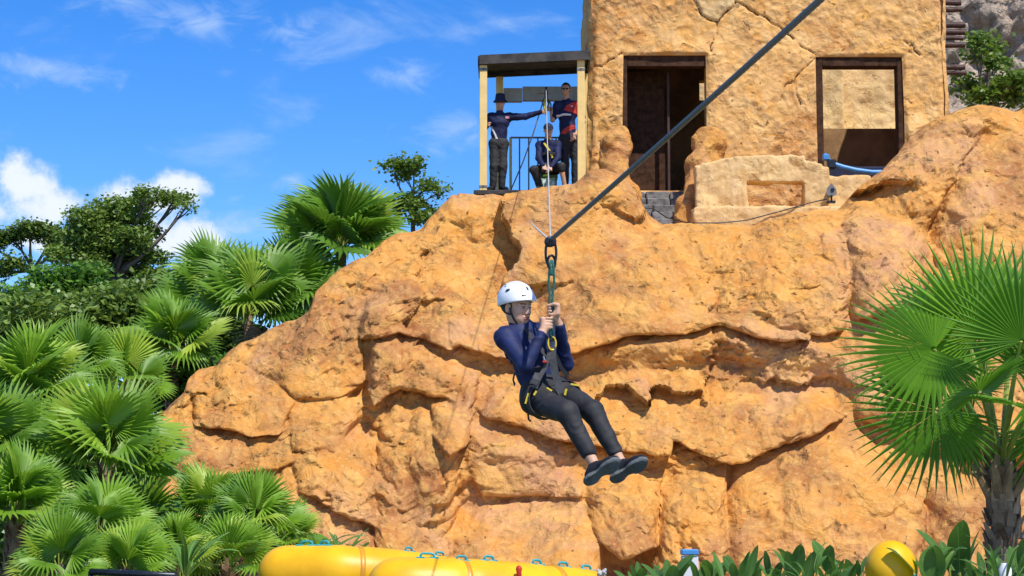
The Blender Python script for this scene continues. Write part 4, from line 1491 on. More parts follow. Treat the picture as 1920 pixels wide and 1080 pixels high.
def aim_frond(par, cz, hub_px, Y, tip_dir_px, Rm, me, roll=0, face=None, nm='frond', lp=None):
    """frond whose blade hub lies at hub_px (photo) and depth Y"""
    base = np.array((0, 0, cz))
    hub = at(hub_px[0], hub_px[1], Y) - np.array(par.location)
    d = hub - base
    L = np.linalg.norm(d)
    x = d / L
    nrm = np.asarray(face if face is not None else (0, -.8, .6), float)
    rm = rotm(x, nrm)
    rm = rm @ np.array(Matrix.Rotation(R(roll), 3, 'X'))
    o = ob(nm, me, par, tuple(base))
    o.rotation_euler = Matrix(rm.tolist()).to_euler()
    return o, L


def near_frond(hub_px, Y, Rpx, axis_px, seed, face=(0, -.9, .35), A=142, nseg=46, droop=.15, curl=.12, cup=.12):
    """blade and stalk built for this one frond: hub at a place, blade pointing along axis_px"""
    base = np.array((0, 0, cz))
    P0 = np.array(np_.location)
    hub = at(hub_px[0], hub_px[1], Y) - P0
    ax_ = at(hub_px[0] + axis_px[0], hub_px[1] + axis_px[1], Y + (axis_px[2] if len(axis_px) > 2 else 0)) - P0 - hub
    rm = rotm(ax_, face)
    Rm = Rpx / ppm(Y)
    me = frond_mesh(seed, Rm, .001, nseg, A, .5, 0, curl, cup, droop, 'frond_near', .8, .0005)
    o = ob('frond', me, np_, tuple(hub))
    o.rotation_euler = Matrix(rm.tolist()).to_euler()
    mid = (base + hub) / 2 + np.array((0, 0, .06)) + .12 * (base - hub) * np.array((-.3, 0, -.6))
    pts = [(1 - t) ** 2 * base + 2 * t * (1 - t) * mid + t * t * hub for t in np.linspace(0, 1, 8)]
    MB().tube([p - hub for p in pts], [.02 - .0015 * k for k in range(8)], 6).build('stalk', M['petiole'], o).rotation_euler = Matrix(np.linalg.inv(rm).tolist()).to_euler()


near_frond((1752, 655), 12.0, 190, (-80, 18), 41, (.1, -.9, .45))
near_frond((1760, 770), 11.9, 178, (-60, 40), 42, (-.1, -.95, .2), droop=.3)
near_frond((1835, 628), 12.1, 205, (-10, -80), 43, (-.1, -.95, .2))
near_frond((1915, 640), 11.8, 190, (30, -80), 44, (.2, -.95, .2))
near_frond((1838, 735), 11.7, 125, (30, -40, -.3), 45, (-.1, -.8, .6))
near_frond((1960, 720), 11.9, 190, (80, -10), 46, (.2, -.9, .4))
near_frond((1960, 800), 12.3, 180, (70, 40), 47, (.1, -.8, .4))
near_frond((1800, 590), 12.6, 170, (-50, -60, .3), 48, (-.2, -.8, .5))
near_frond((1770, 700), 12.6, 170, (-70, -40, .4), 49, (-.1, -.8, .5))
near_frond((1900, 760), 11.6, 110, (50, 10, -.4), 50, (.2, -.7, .6))
near_frond((1900, 560), 12.7, 160, (10, -60, .3), 52, (0, -.8, .5))
near_frond((1820, 800), 12.5, 120, (-50, 50, .2), 53, (-.1, -.8, .3), droop=.5)
rr = random.Random(12)
for k in range(9):                       # old cut leaf bases at the crown
    a = k * 2.4
    MB().tube([(math.cos(a) * .07, math.sin(a) * .07, cz - .16), (math.cos(a) * .14, math.sin(a) * .14, cz - .04), (math.cos(a) * .19, math.sin(a) * .19, cz + rr.uniform(-.02, .06))],
              [.035, .026, .012], 6).build('leaf_base', M['dry'] if k % 3 else M['trunk'], np_)

# ------------------------------------------------------------------ broadleaf trees and shrubs
def leaf_cloud(clumps, n, size, seed, shell=.55, flat=1.0):
    """clumps: (center, radii) -> many small folded leaves"""
    r = np.random.RandomState(seed)
    out = []
    vol = np.array([abs(c[1][0] * c[1][2]) for c in clumps])
    cnt = np.maximum(40, (n * vol / vol.sum()).astype(int))
    for (c, rad), k in zip(clumps, cnt):
        # leaves gather in twigs inside the clump
        tw = max(5, k // 34)
        d = r.normal(size=(tw, 3))
        d /= np.linalg.norm(d, axis=1)[:, None]
        q = shell + (1 - shell) * r.rand(tw, 1) ** .6
        tc_ = np.asarray(c) + d * q * np.asarray(rad)
        ii = r.randint(0, tw, k)
        out.append(tc_[ii] + r.normal(size=(k, 3)) * size * 1.1 * np.array((1.2, 1.2, .7)))
    C = np.concatenate(out)
    N_ = len(C)
    a = r.normal(size=(N_, 3))
    a[:, 2] *= .5
    a /= np.linalg.norm(a, axis=1)[:, None]
    up = r.normal(size=(N_, 3)) * .7 + np.array((0, -.1, 1.0))
    b = np.cross(a, up)
    b /= np.linalg.norm(b, axis=1)[:, None]
    nn = np.cross(a, b)
    L = size * (.6 + .8 * r.rand(N_, 1))
    W = L * .36
    V = np.stack([C - a * L * .5, C + b * W - nn * W * .35 - a * L * .05, C + a * L * .55 - nn * L * .1, C - b * W - nn * W * .35 - a * L * .05], 1).reshape(-1, 3)
    Fc = np.arange(N_ * 4).reshape(-1, 4)
    return V, Fc


def tree(name, label, Y, trunk_px, clumps_px, n, size, mat, seed, tr=.16, dep=.8, fork=None, cat='tree', group=None):
    rr = random.Random(seed)
    b = at(trunk_px[0], trunk_px[1], Y)
    base = np.array((b[0], Y, gz(b[0], min(Y, 60)) - .05))
    o = empty(name, base, label, cat, group or ('broadleaf trees at left' if name == 'broadleaf_tree' else 'slender feathery trees'))
    cl = []
    for (px, py, rx, ry) in clumps_px:
        yy = Y + rr.uniform(-dep, dep)
        c = at(px, py, yy) - base
        s = 1 / ppm(yy)
        cl.append((c, (rx * s * .86, (rx + ry) * .43 * s, ry * s * .8)))
    fk = at(*(fork or trunk_px), Y) - base
    m = MB()
    n_ = 9
    m.tube([fk * (k / n_) + np.array((.05 * math.sin(k * 1.7), .05 * math.cos(k), 0)) for k in range(n_ + 1)], [tr * (1.25 - .5 * k / n_) for k in range(n_ + 1)], 9)
    for (c, rad) in cl:
        mid = fk * .45 + c * .55 + np.array((rr.uniform(-.2, .2), rr.uniform(-.2, .2), -.12 * np.linalg.norm(c - fk)))
        pts = [(1 - t) ** 2 * fk + 2 * t * (1 - t) * mid + t * t * c for t in np.linspace(0, 1, 8)]
        m.tube(pts, [tr * .5 * (1 - .8 * k / 7) for k in range(8)], 6)
        for q in range(5):
            e = c + np.array((rr.uniform(-1, 1), rr.uniform(-1, 1), rr.uniform(-.6, .9))) * np.array(rad) * .8
            s0 = pts[rr.choice((4, 5, 6))]
            m.tube([s0, (s0 + e) / 2 + np.array((0, 0, -.03)), e], [tr * .18, tr * .12, tr * .05], 5)
    m.build('trunk', M['bark'], o, True)
    V, Fc = leaf_cloud(cl, n, size, seed)
    ob('crown', mesh('crown', V, Fc, M[mat]), o)
    return o


tree('broadleaf_tree', 'big dark green tree with a long bare branch reaching right', 54, (205, 640),
     [(165, 410, 42, 28), (205, 395, 48, 30), (245, 400, 45, 30), (290, 372, 42, 15), (330, 372, 30, 13), (350, 388, 12, 8), (275, 365, 20, 10), (140, 455, 38, 30), (190, 450, 50, 38), (240, 450, 45, 36),
      (275, 440, 24, 25), (290, 478, 22, 22), (250, 500, 40, 25), (285, 520, 38, 18), (325, 520, 26, 12), (170, 495, 35, 25), (215, 520, 35, 20), (215, 425, 40, 26), (160, 430, 30, 20), (225, 475, 45, 26), (140, 500, 34, 26), (110, 480, 26, 18)],
     22000, .105, 'leaf_tree', 3, tr=.17, fork=(212, 520))
tree('broadleaf_tree', 'flat topped tree with bare fanning branches at the left edge', 57, (62, 640),
     [(20, 440, 38, 13), (60, 430, 30, 13), (95, 440, 30, 16), (-20, 455, 30, 16), (20, 495, 28, 13), (-10, 510, 25, 12), (110, 465, 20, 14)],
     6000, .11, 'leaf_tree', 4, tr=.13, fork=(62, 505))
tree('broadleaf_tree', 'dense rounded tree under the tall ones at left', 47, (120, 700),
     [(90, 540, 50, 40), (150, 530, 48, 40), (190, 570, 45, 42), (130, 590, 60, 45), (60, 600, 45, 40), (185, 620, 40, 35), (20, 570, 32, 35), (110, 640, 60, 40), (-10, 620, 40, 40), (230, 600, 25, 28)],
     20000, .13, 'leaf_bush', 5, tr=.14, fork=(125, 610))
tree('broadleaf_tree', 'dark tree filling the gap behind the fan palms', 44, (270, 740),
     [(250, 560, 40, 35), (300, 560, 40, 35), (350, 560, 35, 30), (270, 620, 50, 40), (230, 660, 50, 40), (330, 620, 45, 40), (390, 600, 40, 40), (380, 660, 50, 40), (300, 690, 60, 40), (430, 640, 40, 40)],
     20000, .15, 'leaf_tree', 6, tr=.14, fork=(280, 640))
tree('slender_tree', 'slender feathery tree rising behind the rock ridge', 50, (773, 520),
     [(740, 312, 32, 11), (775, 308, 28, 11), (760, 328, 30, 10), (805, 348, 24, 11), (825, 358, 9, 10), (765, 375, 30, 12), (795, 385, 28, 10), (750, 390, 22, 10), (780, 410, 35, 12), (820, 400, 14, 12)],
     2600, .11, 'leaf_light', 7, tr=.075, fork=(772, 385), dep=.5)
tree('slender_tree', 'small bright green tree between building and grey rock face', 46, (1832, 320),
     [(1838, 78, 18, 14), (1858, 90, 13, 12), (1826, 100, 14, 10), (1868, 118, 24, 13), (1890, 150, 26, 14), (1915, 155, 18, 14), (1820, 165, 22, 14), (1845, 180, 26, 14), (1880, 178, 20, 14), (1910, 185, 16, 14), (1800, 150, 12, 8)],
     3200, .12, 'leaf_light', 8, tr=.07, fork=(1838, 195), dep=.4)


def bush(px, py, Y, rx_px, ry_px, label, seed, n=5000, size=.11, mat='leaf_bush', name='shrub', cat='shrub'):
    rr = random.Random(seed)
    c = at(px, py, Y)
    s = 1 / ppm(Y)
    g = gz(c[0], Y)
    base = np.array((c[0], Y, g))
    o = empty(name, base, label, cat, 'shrubs under the palms')
    cl = []
    for k in range(9):
        cl.append((c - base + np.array((rr.uniform(-.7, .7) * rx_px * s, rr.uniform(-.5, .5) * rx_px * s, rr.uniform(-.7, .7) * ry_px * s)), (rx_px * s * .42, rx_px * s * .42, ry_px * s * .42)))
    V, Fc = leaf_cloud(cl, n, size, seed, .2)
    ob('foliage', mesh('foliage', V, Fc, M[mat]), o)
    m = MB()
    for (q, r_) in cl[:6]:
        m.tube([(0, 0, -.05), q * .5 + np.array((.05, .05, 0)), q], [.03, .02, .008], 5)
    m.build('stem', M['bark'], o)
    return o


bush(340, 720, 33, 70, 50, 'leafy green shrub beside the left edge of the rock', 21, 6000, .12)
bush(90, 860, 27, 130, 110, 'dark shrub mass behind the two left palms', 22, 9000, .13)
bush(215, 900, 26, 80, 110, 'dark shrub at the left foot of the rock', 23, 7000, .12)
bush(20, 1010, 22.5, 120, 80, 'low dark shrub at the left edge below the palms', 24, 7000, .11)
bush(270, 1030, 23, 120, 60, 'low dark shrub between the bottom palms', 25, 7000, .11)
bush(430, 1050, 24, 130, 55, 'dark groundcover shrub under the bushy palm pair', 26, 7000, .10)
bush(160, 640, 40, 170, 90, 'wide dark shrub far behind the left palms', 27, 9000, .15, 'leaf_tree')
bush(430, 690, 36.5, 90, 70, 'shrub tucked behind the rock slope under the palms', 28, 6000, .12)
bush(-60, 800, 30, 120, 160, 'dark shrub partly cut by the left edge', 29, 7000, .13, 'leaf_tree')
bush(600, 1075, 24.5, 120, 25, 'low shrub behind the yellow inflatable', 30, 3500, .1)


# ------------------------------------------------------------------ plants with long or paddle leaves
def paddle_mesh(seed, L=.5, W=.15, bend=.5, fold=.25, stalk=.12):
    r = random.Random(seed)
    V, Fc = [], []
    n = 8
    p, ang = np.array((0., 0, 0)), R(86)
    for k in range(n + 1):
        t = k / n
        w = W * .5 * (math.sin(math.pi * min(1, max(0.02, (t * .96 + .04)) ** .85)) ** .7) * (1 if t < 1 else .02)
        wob = .006 * math.sin(t * 9 + seed)
        V += [p + np.array((0, -w, fold * w + wob)), p + np.array((0, -w * .5, fold * w * .35)), p.copy(), p + np.array((0, w * .5, fold * w * .35)), p + np.array((0, w, fold * w - wob))]
        ang -= bend / n * (.4 + 1.2 * t)
        p = p + np.array((math.cos(ang), 0, math.sin(ang))) * L / n
    for k in range(n):
        for j in range(4):
            i = k * 5 + j
            Fc.append((i, i + 1, i + 6, i + 5))
    return mesh('leaf', V, Fc, M['canna'], True)


PAD = [paddle_mesh(k, .5, .15 + .03 * (k % 3), .35 + .25 * (k % 4), .3) for k in range(6)]
BLADE = [paddle_mesh(20 + k, .55, .045, .6 + .3 * k, .5) for k in range(4)]


def leafy(px, py, Y, h_px, n, meshes, label, seed, spread=26, name='paddle_plant', cat='plant', w=1.0):
    """py = height of the leaf bases"""
    rr = random.Random(seed)
    c = at(px, py, Y)
    g = gz(c[0], Y)
    o = empty(name, (c[0], Y, g), label, cat, dict(paddle_plant='paddle leaf plants in the bed', strap_leaf_plant='spiky leaved plants', grass_tuft='grass tufts in the bed')[name])
    m = MB()
    for k in range(n):
        s = h_px / ppm(Y) / .5 * rr.uniform(.75, 1.15)
        a = k * 137.5 + rr.uniform(-20, 20)
        el = rr.uniform(0, spread) + (8 if k else 0)
        rad = rr.uniform(.0, .06) + .02 * (k > 3)
        b = np.array((rad * math.cos(R(a)), rad * math.sin(R(a)), c[2] - g + rr.uniform(-.06, .03)))
        f = ob('leaf', rr.choice(meshes), o, tuple(b))
        f.rotation_euler = (Matrix.Rotation(R(a), 3, 'Z') @ Matrix.Rotation(R(el), 3, 'Y') @ Matrix.Rotation(R(rr.uniform(-40, 40)), 3, 'Z')).to_euler()
        f.scale = (s, s * w, s)
        m.tube([b * np.array((.3, .3, 0)) - np.array((0, 0, .03)), b * np.array((.8, .8, .6)), b], [.012, .010, .007], 5)
    m.build('stems', M['petiole'], o)
    return o


CAN = [(1205, 1088, 11.0, 62, 7, 'paddle leaf plant left of the blue and white carton'), (1255, 1092, 10.6, 80, 7, 'paddle leaf plant in front of the blue and white carton'),
       (1330, 1090, 10.8, 72, 7, 'paddle leaf plant right of the blue and white carton'), (1385, 1090, 10.5, 78, 7, 'broad grey green plant left of the grass tuft'),
       (1440, 1085, 11.2, 70, 7, 'low leafy plant with pale folded leaves mid bed'), (1497, 1085, 10.9, 88, 7, 'plant with one very broad upright leaf beside the grass tuft'),
       (1560, 1080, 11.1, 82, 7, 'paddle leaf plant just left of the yellow buoy'), (1610, 1088, 11.4, 60, 6, 'small paddle plant tucked behind the yellow buoy'),
       (1745, 1078, 10.9, 110, 7, 'tall paddle leaf plant right of the yellow buoy'), (1800, 1072, 11.2, 120, 8, 'tallest paddle leaf plant in front of the palm trunk'),
       (1850, 1085, 10.7, 70, 6, 'paddle leaf plant at the foot of the near palm'), (1925, 1080, 11.0, 100, 7, 'paddle leaf plant cut by the right edge')]
for k, (px, py, Y, h, n, lb) in enumerate(CAN):
    leafy(px, py, Y, h * .76, n + 2, PAD, lb, 60 + k)
leafy(590, 1060, 21.0, 95, 16, BLADE, 'spiky leaved plant left of the yellow inflatable', 80, 45, 'strap_leaf_plant', w=1.6)
leafy(640, 1050, 21.4, 60, 12, BLADE, 'small spiky plant just behind the inflatable end', 81, 50, 'strap_leaf_plant', w=1.6)
leafy(540, 1075, 20.6, 60, 12, BLADE, 'spiky leaved plant at the rounded end of the inflatable', 82, 50, 'strap_leaf_plant', w=1.6)
leafy(345, 1070, 19.2, 90, 14, BLADE, 'upright spiky plant beside the small fan palm', 83, 35, 'strap_leaf_plant', w=1.8)
leafy(1525, 1095, 10.3, 75, 22, BLADE, 'tuft of thin grass blades left of the yellow buoy', 84, 40, 'grass_tuft', w=.5)
leafy(1885, 1090, 10.2, 90, 14, BLADE, 'thin bladed tuft beside the near palm trunk', 85, 35, 'grass_tuft', w=.7)
# ------------------------------------------------------------------ people
def unit(v):
    v = np.asarray(v, float)
    return v / (np.linalg.norm(v) + 1e-12)


def head_prims(s, c, rm, k=1.0, jaw=1.0):
    """head in frame rm (columns forward,left,up), centre c at eye height"""
    L = lambda f, l, u: c + rm @ (np.array((f, l, u)) * k)
    E = lambda f, l, u, r, kk=.02, op='u': s.ell(L(f, l, u), np.array(r) * k, rm, kk * k, op)
    E(-.015, 0, .035, (.098, .078, .088), .02)
    E(.022, 0, -.03, (.066, .062, .088), .03)
    E(.05, 0, -.085, (.032, .034 * jaw, .028), .03)
    E(.035, .035, -.06, (.03, .026, .03), .03)
    E(.035, -.035, -.06, (.03, .026, .03), .03)
    for sg in (1, -1):
        E(.052, .038 * sg, -.022, (.03, .024, .024), .02)           # cheekbone
        s.cone(L(.080, .012 * sg, .021), L(.066, .05 * sg, .020), .012 * k, .010 * k, .012 * k)   # brow
        E(.098, .032 * sg, .002, (.020, .020, .012), .012, 's')      # socket
        E(.074, .031 * sg, .001, (.0135, .016, .0125), .004)         # eyeball and lids
        E(-.008, .080 * sg, -.006, (.022, .009, .033), .006)         # ear
        E(-.004, .088 * sg, -.004, (.010, .006, .018), .006, 's')
        E(.094, .0105 * sg, -.036, (.010, .0075, .008), .006)          # nostril wing
    s.cone(L(.080, 0, .014), L(.107, 0, -.030), .008 * k, .0105 * k, .012 * k)
    E(.083, 0, -.058, (.012, .026, .007), .008)
    E(.081, 0, -.070, (.012, .022, .008), .006)
    s.cone(L(.0945, .022, -.0635), L(.0945, -.022, -.0635), .0018 * k, .0018 * k, .003 * k, 's')


def fist(s, c, axis, palm_dir, r=.009, rope=.012, k=1.0, thumb_up=True):
    """hand closed round a rod through c along axis; the palm/wrist is on the palm_dir side. returns wrist point"""
    a = unit(axis)
    p = unit(np.asarray(palm_dir) - a * (np.asarray(palm_dir) @ a))
    q = np.cross(a, p)
    R0 = rope + r * .9
    pr = R0 + .004
    s.box(c + p * (pr + .012) * k - q * .004, np.array((.016, .030, .040)) * k, np.stack([p, q, a], 1), .014 * k, .012)
    for i in range(4):
        off = (i - 1.5) * .0198 * k
        rr_ = r * (.95, 1.0, .97, .85)[i] * k
        ln = (.93, 1.0, .96, .82)[i]
        prev = None
        for t in np.linspace(-35, 235 * ln, 8):
            th = R(t)
            pt = c + a * off + (p * math.cos(th) + q * math.sin(th)) * R0 * k * (1.28 if t < 60 else 1.05)
            if prev is not None:
                s.cone(prev, pt, rr_, rr_ * .97, .0035)
            prev = pt
    # thumb leaves the side of the palm and closes the other way round
    sg = 1 if thumb_up else -1
    t0 = c + p * (pr + .012) * k + a * sg * .030 * k - q * .022 * k
    t1 = c - q * (R0 + .010) * k + a * sg * .034 * k + p * .008
    t2 = c - q * R0 * .5 * k - p * (R0 + .006) * k + a * sg * .026 * k
    s.cone(t0, t1, .0125 * k, .0115 * k, .010)
    s.cone(t1, t2, .0115 * k, .009 * k, .004)
    return c + p * (pr + .045) * k


def hang_hand(s, w, d, side, k=1.0):
    """relaxed hand from wrist w along d; side = direction of the thumb"""
    d, sd = unit(d), unit(side)
    n = np.cross(d, sd)
    s.box(w + d * .045 * k, np.array((.045, .036, .015)) * k, np.stack([d, sd, n], 1), .013 * k, .014)
    for i in range(4):
        b = w + d * .085 * k + sd * (i - 1.5) * -.018 * k
        l = (.072, .08, .074, .058)[i] * k
        m_ = b + d * l * .5 + n * .008
        s.cone(b, m_, .0088 * k, .0082 * k, .004)
        s.cone(m_, b + d * l * .9 + n * .03, .0082 * k, .0072 * k, .003)
    b = w + d * .02 * k + sd * .03 * k
    s.cone(b, b + d * .04 + sd * .02, .012 * k, .0105 * k, .01)
    s.cone(b + d * .04 + sd * .02, b + d * .075 + sd * .018, .0105 * k, .008 * k, .004)


def cloth(V, amp, fr, st=None):
    a = amp * fbm(V[:, 0] * fr, V[:, 1] * fr, V[:, 2] * fr * .8, 3)
    b = amp * fbm(V[:, 0] * fr + 40, V[:, 1] * fr, V[:, 2] * fr * .8, 3)
    c = amp * fbm(V[:, 0] * fr, V[:, 1] * fr + 70, V[:, 2] * fr * .8, 3)
    return V + np.stack([a, b, c], 1)


def torso(s, J, g=1.0, hem=.05, k=.04, sh=.066):
    up = unit(J['neck'] - J['pelvis'])
    w = unit(J['shL'] - J['shR'])
    s.cone(J['pelvis'] - up * hem, J['waist'], .108 * g, .100 * g, k, wide=w, ws=1.38)
    s.cone(J['waist'], J['chest'], .100 * g, .116 * g, k, wide=w, ws=1.38)
    s.cone(J['chest'], J['chest'] * .35 + J['neck'] * .65 - up * .02, .116 * g, .078 * g, k, wide=w, ws=1.5)
    for q in ('R', 'L'):
        s.cone(J['neck'] - up * .045, J['sh' + q], .062 * g, sh * g, k)
        s.cone(J['chest'] + up * .03 + w * (.07 if q == 'L' else -.07), J['sh' + q], .075 * g, sh * g, k)
    return up, w


def shoe(par, c, toe, up, L=.28, W=.098, mat='shoe', sole='sole', h=.006, side=1):
    """c = ankle joint; toe direction, up direction of the shoe"""
    rm = rotm(toe, up)
    P = lambda f, l, u: c + rm @ np.array((f, l, u))
    k = L / .28
    s = SDF()
    s.ell(P(-.035 * k, 0, -.035 * k), np.array((.05, .036, .045)) * k, rm, .02)
    s.cone(P(-.01 * k, 0, .012 * k), P(-.015 * k, 0, -.03 * k), .040 * k, .040 * k, .02)
    s.cone(P(.01 * k, 0, -.015 * k), P(.10 * k, 0, -.048 * k), .040 * k, .036 * k, .03)
    s.ell(P(.12 * k, 0, -.05 * k), np.array((.065, .043, .030)) * k, rm, .03)
    s.cone(P(-.012 * k, 0, .02 * k), P(-.016 * k, 0, .06 * k), .030 * k, .032 * k, .004, 's')
    s.box(P(.05 * k, 0, -.105 * k), np.array((.2, .1, .035)) * k, rm, .002, .004, 's')
    V, Fc = s.mesh(h)
    b = np.array(par.location)
    o = ob('shoe', mesh('shoe', V - b, Fc, M[mat], True), par)
    # sole: foot outline, thicker heel and forefoot pads
    kx = [-.087, -.080, -.060, -.030, .005, .030, .055, .090, .130, .160, .180, .188]
    kw = [.0, .024, .036, .039, .031, .025, .034, .046, .046, .035, .018, .0]
    fx = -.087 + .275 * (.5 - .5 * np.cos(np.linspace(0, math.pi, 24)))
    wl = np.sqrt(np.interp(fx, kx, np.array(kw) ** 2))
    out = [(f, w) for f, w in zip(fx, wl)] + [(f, -w * .92) for f, w in zip(fx[-2:0:-1], wl[-2:0:-1])]
    rows = [(-.068, .97), (-.074, 1.03), (-.092, 1.04), (-.100, .95)]
    V, Fc = [], []
    n = len(out)
    for (u, sc) in rows:
        for (f, l) in out:
            arch = .010 if -.0 < f < .06 and u < -.08 else 0
            V.append(P(((f - .05) * sc + .05) * k, l * sc * k * side, (u + arch + (.012 if f > .15 else 0)) * k) - b)
    for r_ in range(len(rows) - 1):
        for i in range(n):
            j = (i + 1) % n
            Fc.append((r_ * n + i, r_ * n + j, (r_ + 1) * n + j, (r_ + 1) * n + i))
    Fc.append(tuple(range(n)))
    Fc.append(tuple((len(rows) - 1) * n + i for i in range(n)))
    ob('sole', mesh('sole', V, Fc, M[sole], False), o)
    return o


def put(par, nm, s, h, mat, amp=0, fr=20, noise=None, fn=None):
    V, Fc = s.mesh(h, noise)
    if amp:
        V = cloth(V, amp, fr)
    if fn:
        V = fn(V)
    return ob(nm, mesh(nm, V - np.array(par.location), Fc, M[mat] if isinstance(mat, str) else mat, True), par)


def cuff_cut(s, a, b, r, k=.004):
    """cut a sleeve or trouser leg off cleanly beyond b"""
    d = unit(np.asarray(b) - np.asarray(a))
    s.cone(np.asarray(b) + d * (.006 + r * .72), np.asarray(b) + d * .14, r * .72, r * 1.6, k, 's')


# ---------------- the rider
YRD = 13.1
rid = empty('person', at(1015, 800, YRD), 'rider in white helmet, navy long sleeve shirt and black trousers hanging in a harness', 'person')
B0 = np.array(rid.location)
D = lambda px, py, dy=0.0: at(px, py, YRD + dy)
J = dict(pelvis=D(1022, 736, 0.0), waist=D(1007, 698, .015), chest=D(990, 652, .02), neck=D(976, 610, .01),
         shR=D(948, 633, -.10), shL=D(1027, 624, .13), elR=D(986, 686, -.25), elL=D(1061, 682, .02))
ROPE = D(1033, 600, -.20)
hipR, hipL = D(1006, 748, -.06), D(1046, 737, .08)
knR, knL = D(1064, 774, -.40), D(1112, 772, -.25)
anR, anL = D(1117, 876, -.50), D(1167, 872, -.36)
hc = D(969.5, 577, -.015)
hrm = rotm((.72, -.69, -.10), (-.10, 0.02, 1))
hR = np.array((ROPE[0] - .018, ROPE[1], D(1027, 606, -.2)[2]))
hL = np.array((ROPE[0] + .004, ROPE[1], D(1035, 581, -.2)[2]))
RA = unit(D(1030, 470, -.2) - ROPE)
body = SDF()
head_prims(body, hc, hrm, 1.0)
body.cone(hc + hrm @ np.array((-.02, 0, -.06)), J['neck'] - np.array((0, 0, .03)), .052, .060, .03)
torso(body, J, .86, .02, .04, .05)
wR = fist(body, hR, RA, (-.62, -.15, -.9), thumb_up=True)
wR = D(1017.5, 621, -.22)
wL = fist(body, hL, RA, (.80, .25, -.45), thumb_up=True)
wL = D(1049, 607, -.16)
wR = wR + unit(J['elR'] - wR) * .02
wL = wL + unit(J['elL'] - wL) * .02
for (sh, el, wr, hnd) in ((J['shR'], J['elR'], wR, hR), (J['shL'], J['elL'], wL, hL)):
    body.cone(sh, el, .048, .042, .02)
    body.cone(el, wr, .040, .025, .02)
    body.cone(wr, wr + (hnd - wr) * .7, .025, .027, .02)
for (hp, kn, an) in ((hipR, knR, anR), (hipL, knL, anL)):
    body.cone(hp, kn, .068, .046, .03)
    body.cone(kn, an, .046, .033, .02)
    body.ball(an, .036, .01)
put(rid, 'body', body, .0042, 'skin')
# face details
for sg in (1, -1):
    e = SDF().ell(hc + hrm @ np.array((.0812, .0312 * sg, .0005)), (.0085, .0145, .0060), hrm)
    eo = put(rid, 'eye', e, .0018, 'eyeball')
    e = SDF().ell(hc + hrm @ np.array((.0868, .0315 * sg, .0005)), (.0038, .0062, .0062), hrm)
    put(rid, 'iris', e, .0012, 'iris_lid_shade')
    e = SDF().cone(hc + hrm @ np.array((.0885, .019 * sg, .0062)), hc + hrm @ np.array((.0835, .044 * sg, .0062)), .0028, .0028, .002)
    put(rid, 'eyelid', e, .0012, 'hair')
    e = SDF()
    e.cone(hc + hrm @ np.array((.089, .013 * sg, .0245)), hc + hrm @ np.array((.076, .049 * sg, .026)), .0048, .0034, .004)
    put(rid, 'eyebrow', e, .002, 'hair')
e = SDF()
e.cone(hc + hrm @ np.array((.0925, .019, -.0715)), hc + hrm @ np.array((.0925, -.019, -.0715)), .0052, .0052, .004)
e.cone(hc + hrm @ np.array((.0945, .014, -.0585)), hc + hrm @ np.array((.0945, -.014, -.0585)), .0045, .0045, .004)
put(rid, 'lips', e, .002, 'lips')
e = SDF()                                 # short dark hair below the helmet rim
e.ell(hc + hrm @ np.array((-.024, 0, .016)), (.098, .0835, .075), hrm, .02)
e.box(hc + hrm @ np.array((.112, 0, .0)), (.085, .2, .2), hrm, .01, .01, 's')
e.ell(hc + hrm @ np.array((-.006, -.083, -.006)), (.024, .02, .034), hrm, .004, 's')
put(rid, 'hair', e, .005, 'hair')
# shirt
s = SDF()
upv, wv = torso(s, J, 1.0, .02, .04, .066)
s.cone(J['neck'] - upv * .05, J['neck'] + upv * .028, .078, .066, .03)
for (sh, el, wr) in ((J['shR'], J['elR'], wR), (J['shL'], J['elL'], wL)):
    s.cone(sh, el, .063, .050, .03)
    s.cone(el, wr, .050, .034, .02)
    cuff_cut(s, el, wr, .034)
s.cone(J['neck'] + upv * .02, J['neck'] + upv * .12, .056, .075, .006, 's')


def shirt_folds(P):
    n1 = fbm(P[:, 0] * 9, P[:, 1] * 9, P[:, 2] * 9, 2)
    return .0036 * np.sin(70 * (P[:, 2] * .9 + P[:, 0] * .55) + 7 * n1) * np.clip(n1 + .3, 0, 1) + .0035 * n1


put(rid, 'shirt', s, .0055, 'navy', noise=shirt_folds)
# trousers
t = SDF()
t.cone(hipR, hipL, .104, .104, .05)
t.cone(J['pelvis'], J['pelvis'] + upv * .05, .112, .108, .05, wide=wv, ws=1.3)
t.ell((hipR + hipL) / 2 + np.array((-.05, .07, -.015)), (.13, .12, .10), None, .05)
cR, cL = knR + (anR - knR) * .74, knL + (anL - knL) * .74
for (hp, kn, an) in ((hipR, knR, cR), (hipL, knL, cL)):
    t.cone(hp, kn, .098, .068, .04)
    t.cone(kn, an, .068, .050, .03)
    cuff_cut(t, kn, an, .050)


def leg_folds(P):
    n1 = fbm(P[:, 0] * 7 + 3, P[:, 1] * 7, P[:, 2] * 7, 3)
    n2 = fbm(P[:, 0] * 16 + 3, P[:, 1] * 16, P[:, 2] * 16, 2)
    return .005 * n1 + .0022 * np.sin(60 * P[:, 2] - 30 * P[:, 0] + 7 * n1) * np.clip(n1 + .3, 0, 1) + .0015 * n2


put(rid, 'trousers', t, .006, 'trousers', noise=leg_folds)
shoe(rid, anR, (.72, -.45, .47), (-.05, .74, .62), .28, side=-1)
shoe(rid, anL, (.76, -.45, .43), (-.05, .74, .62), .28, side=1)
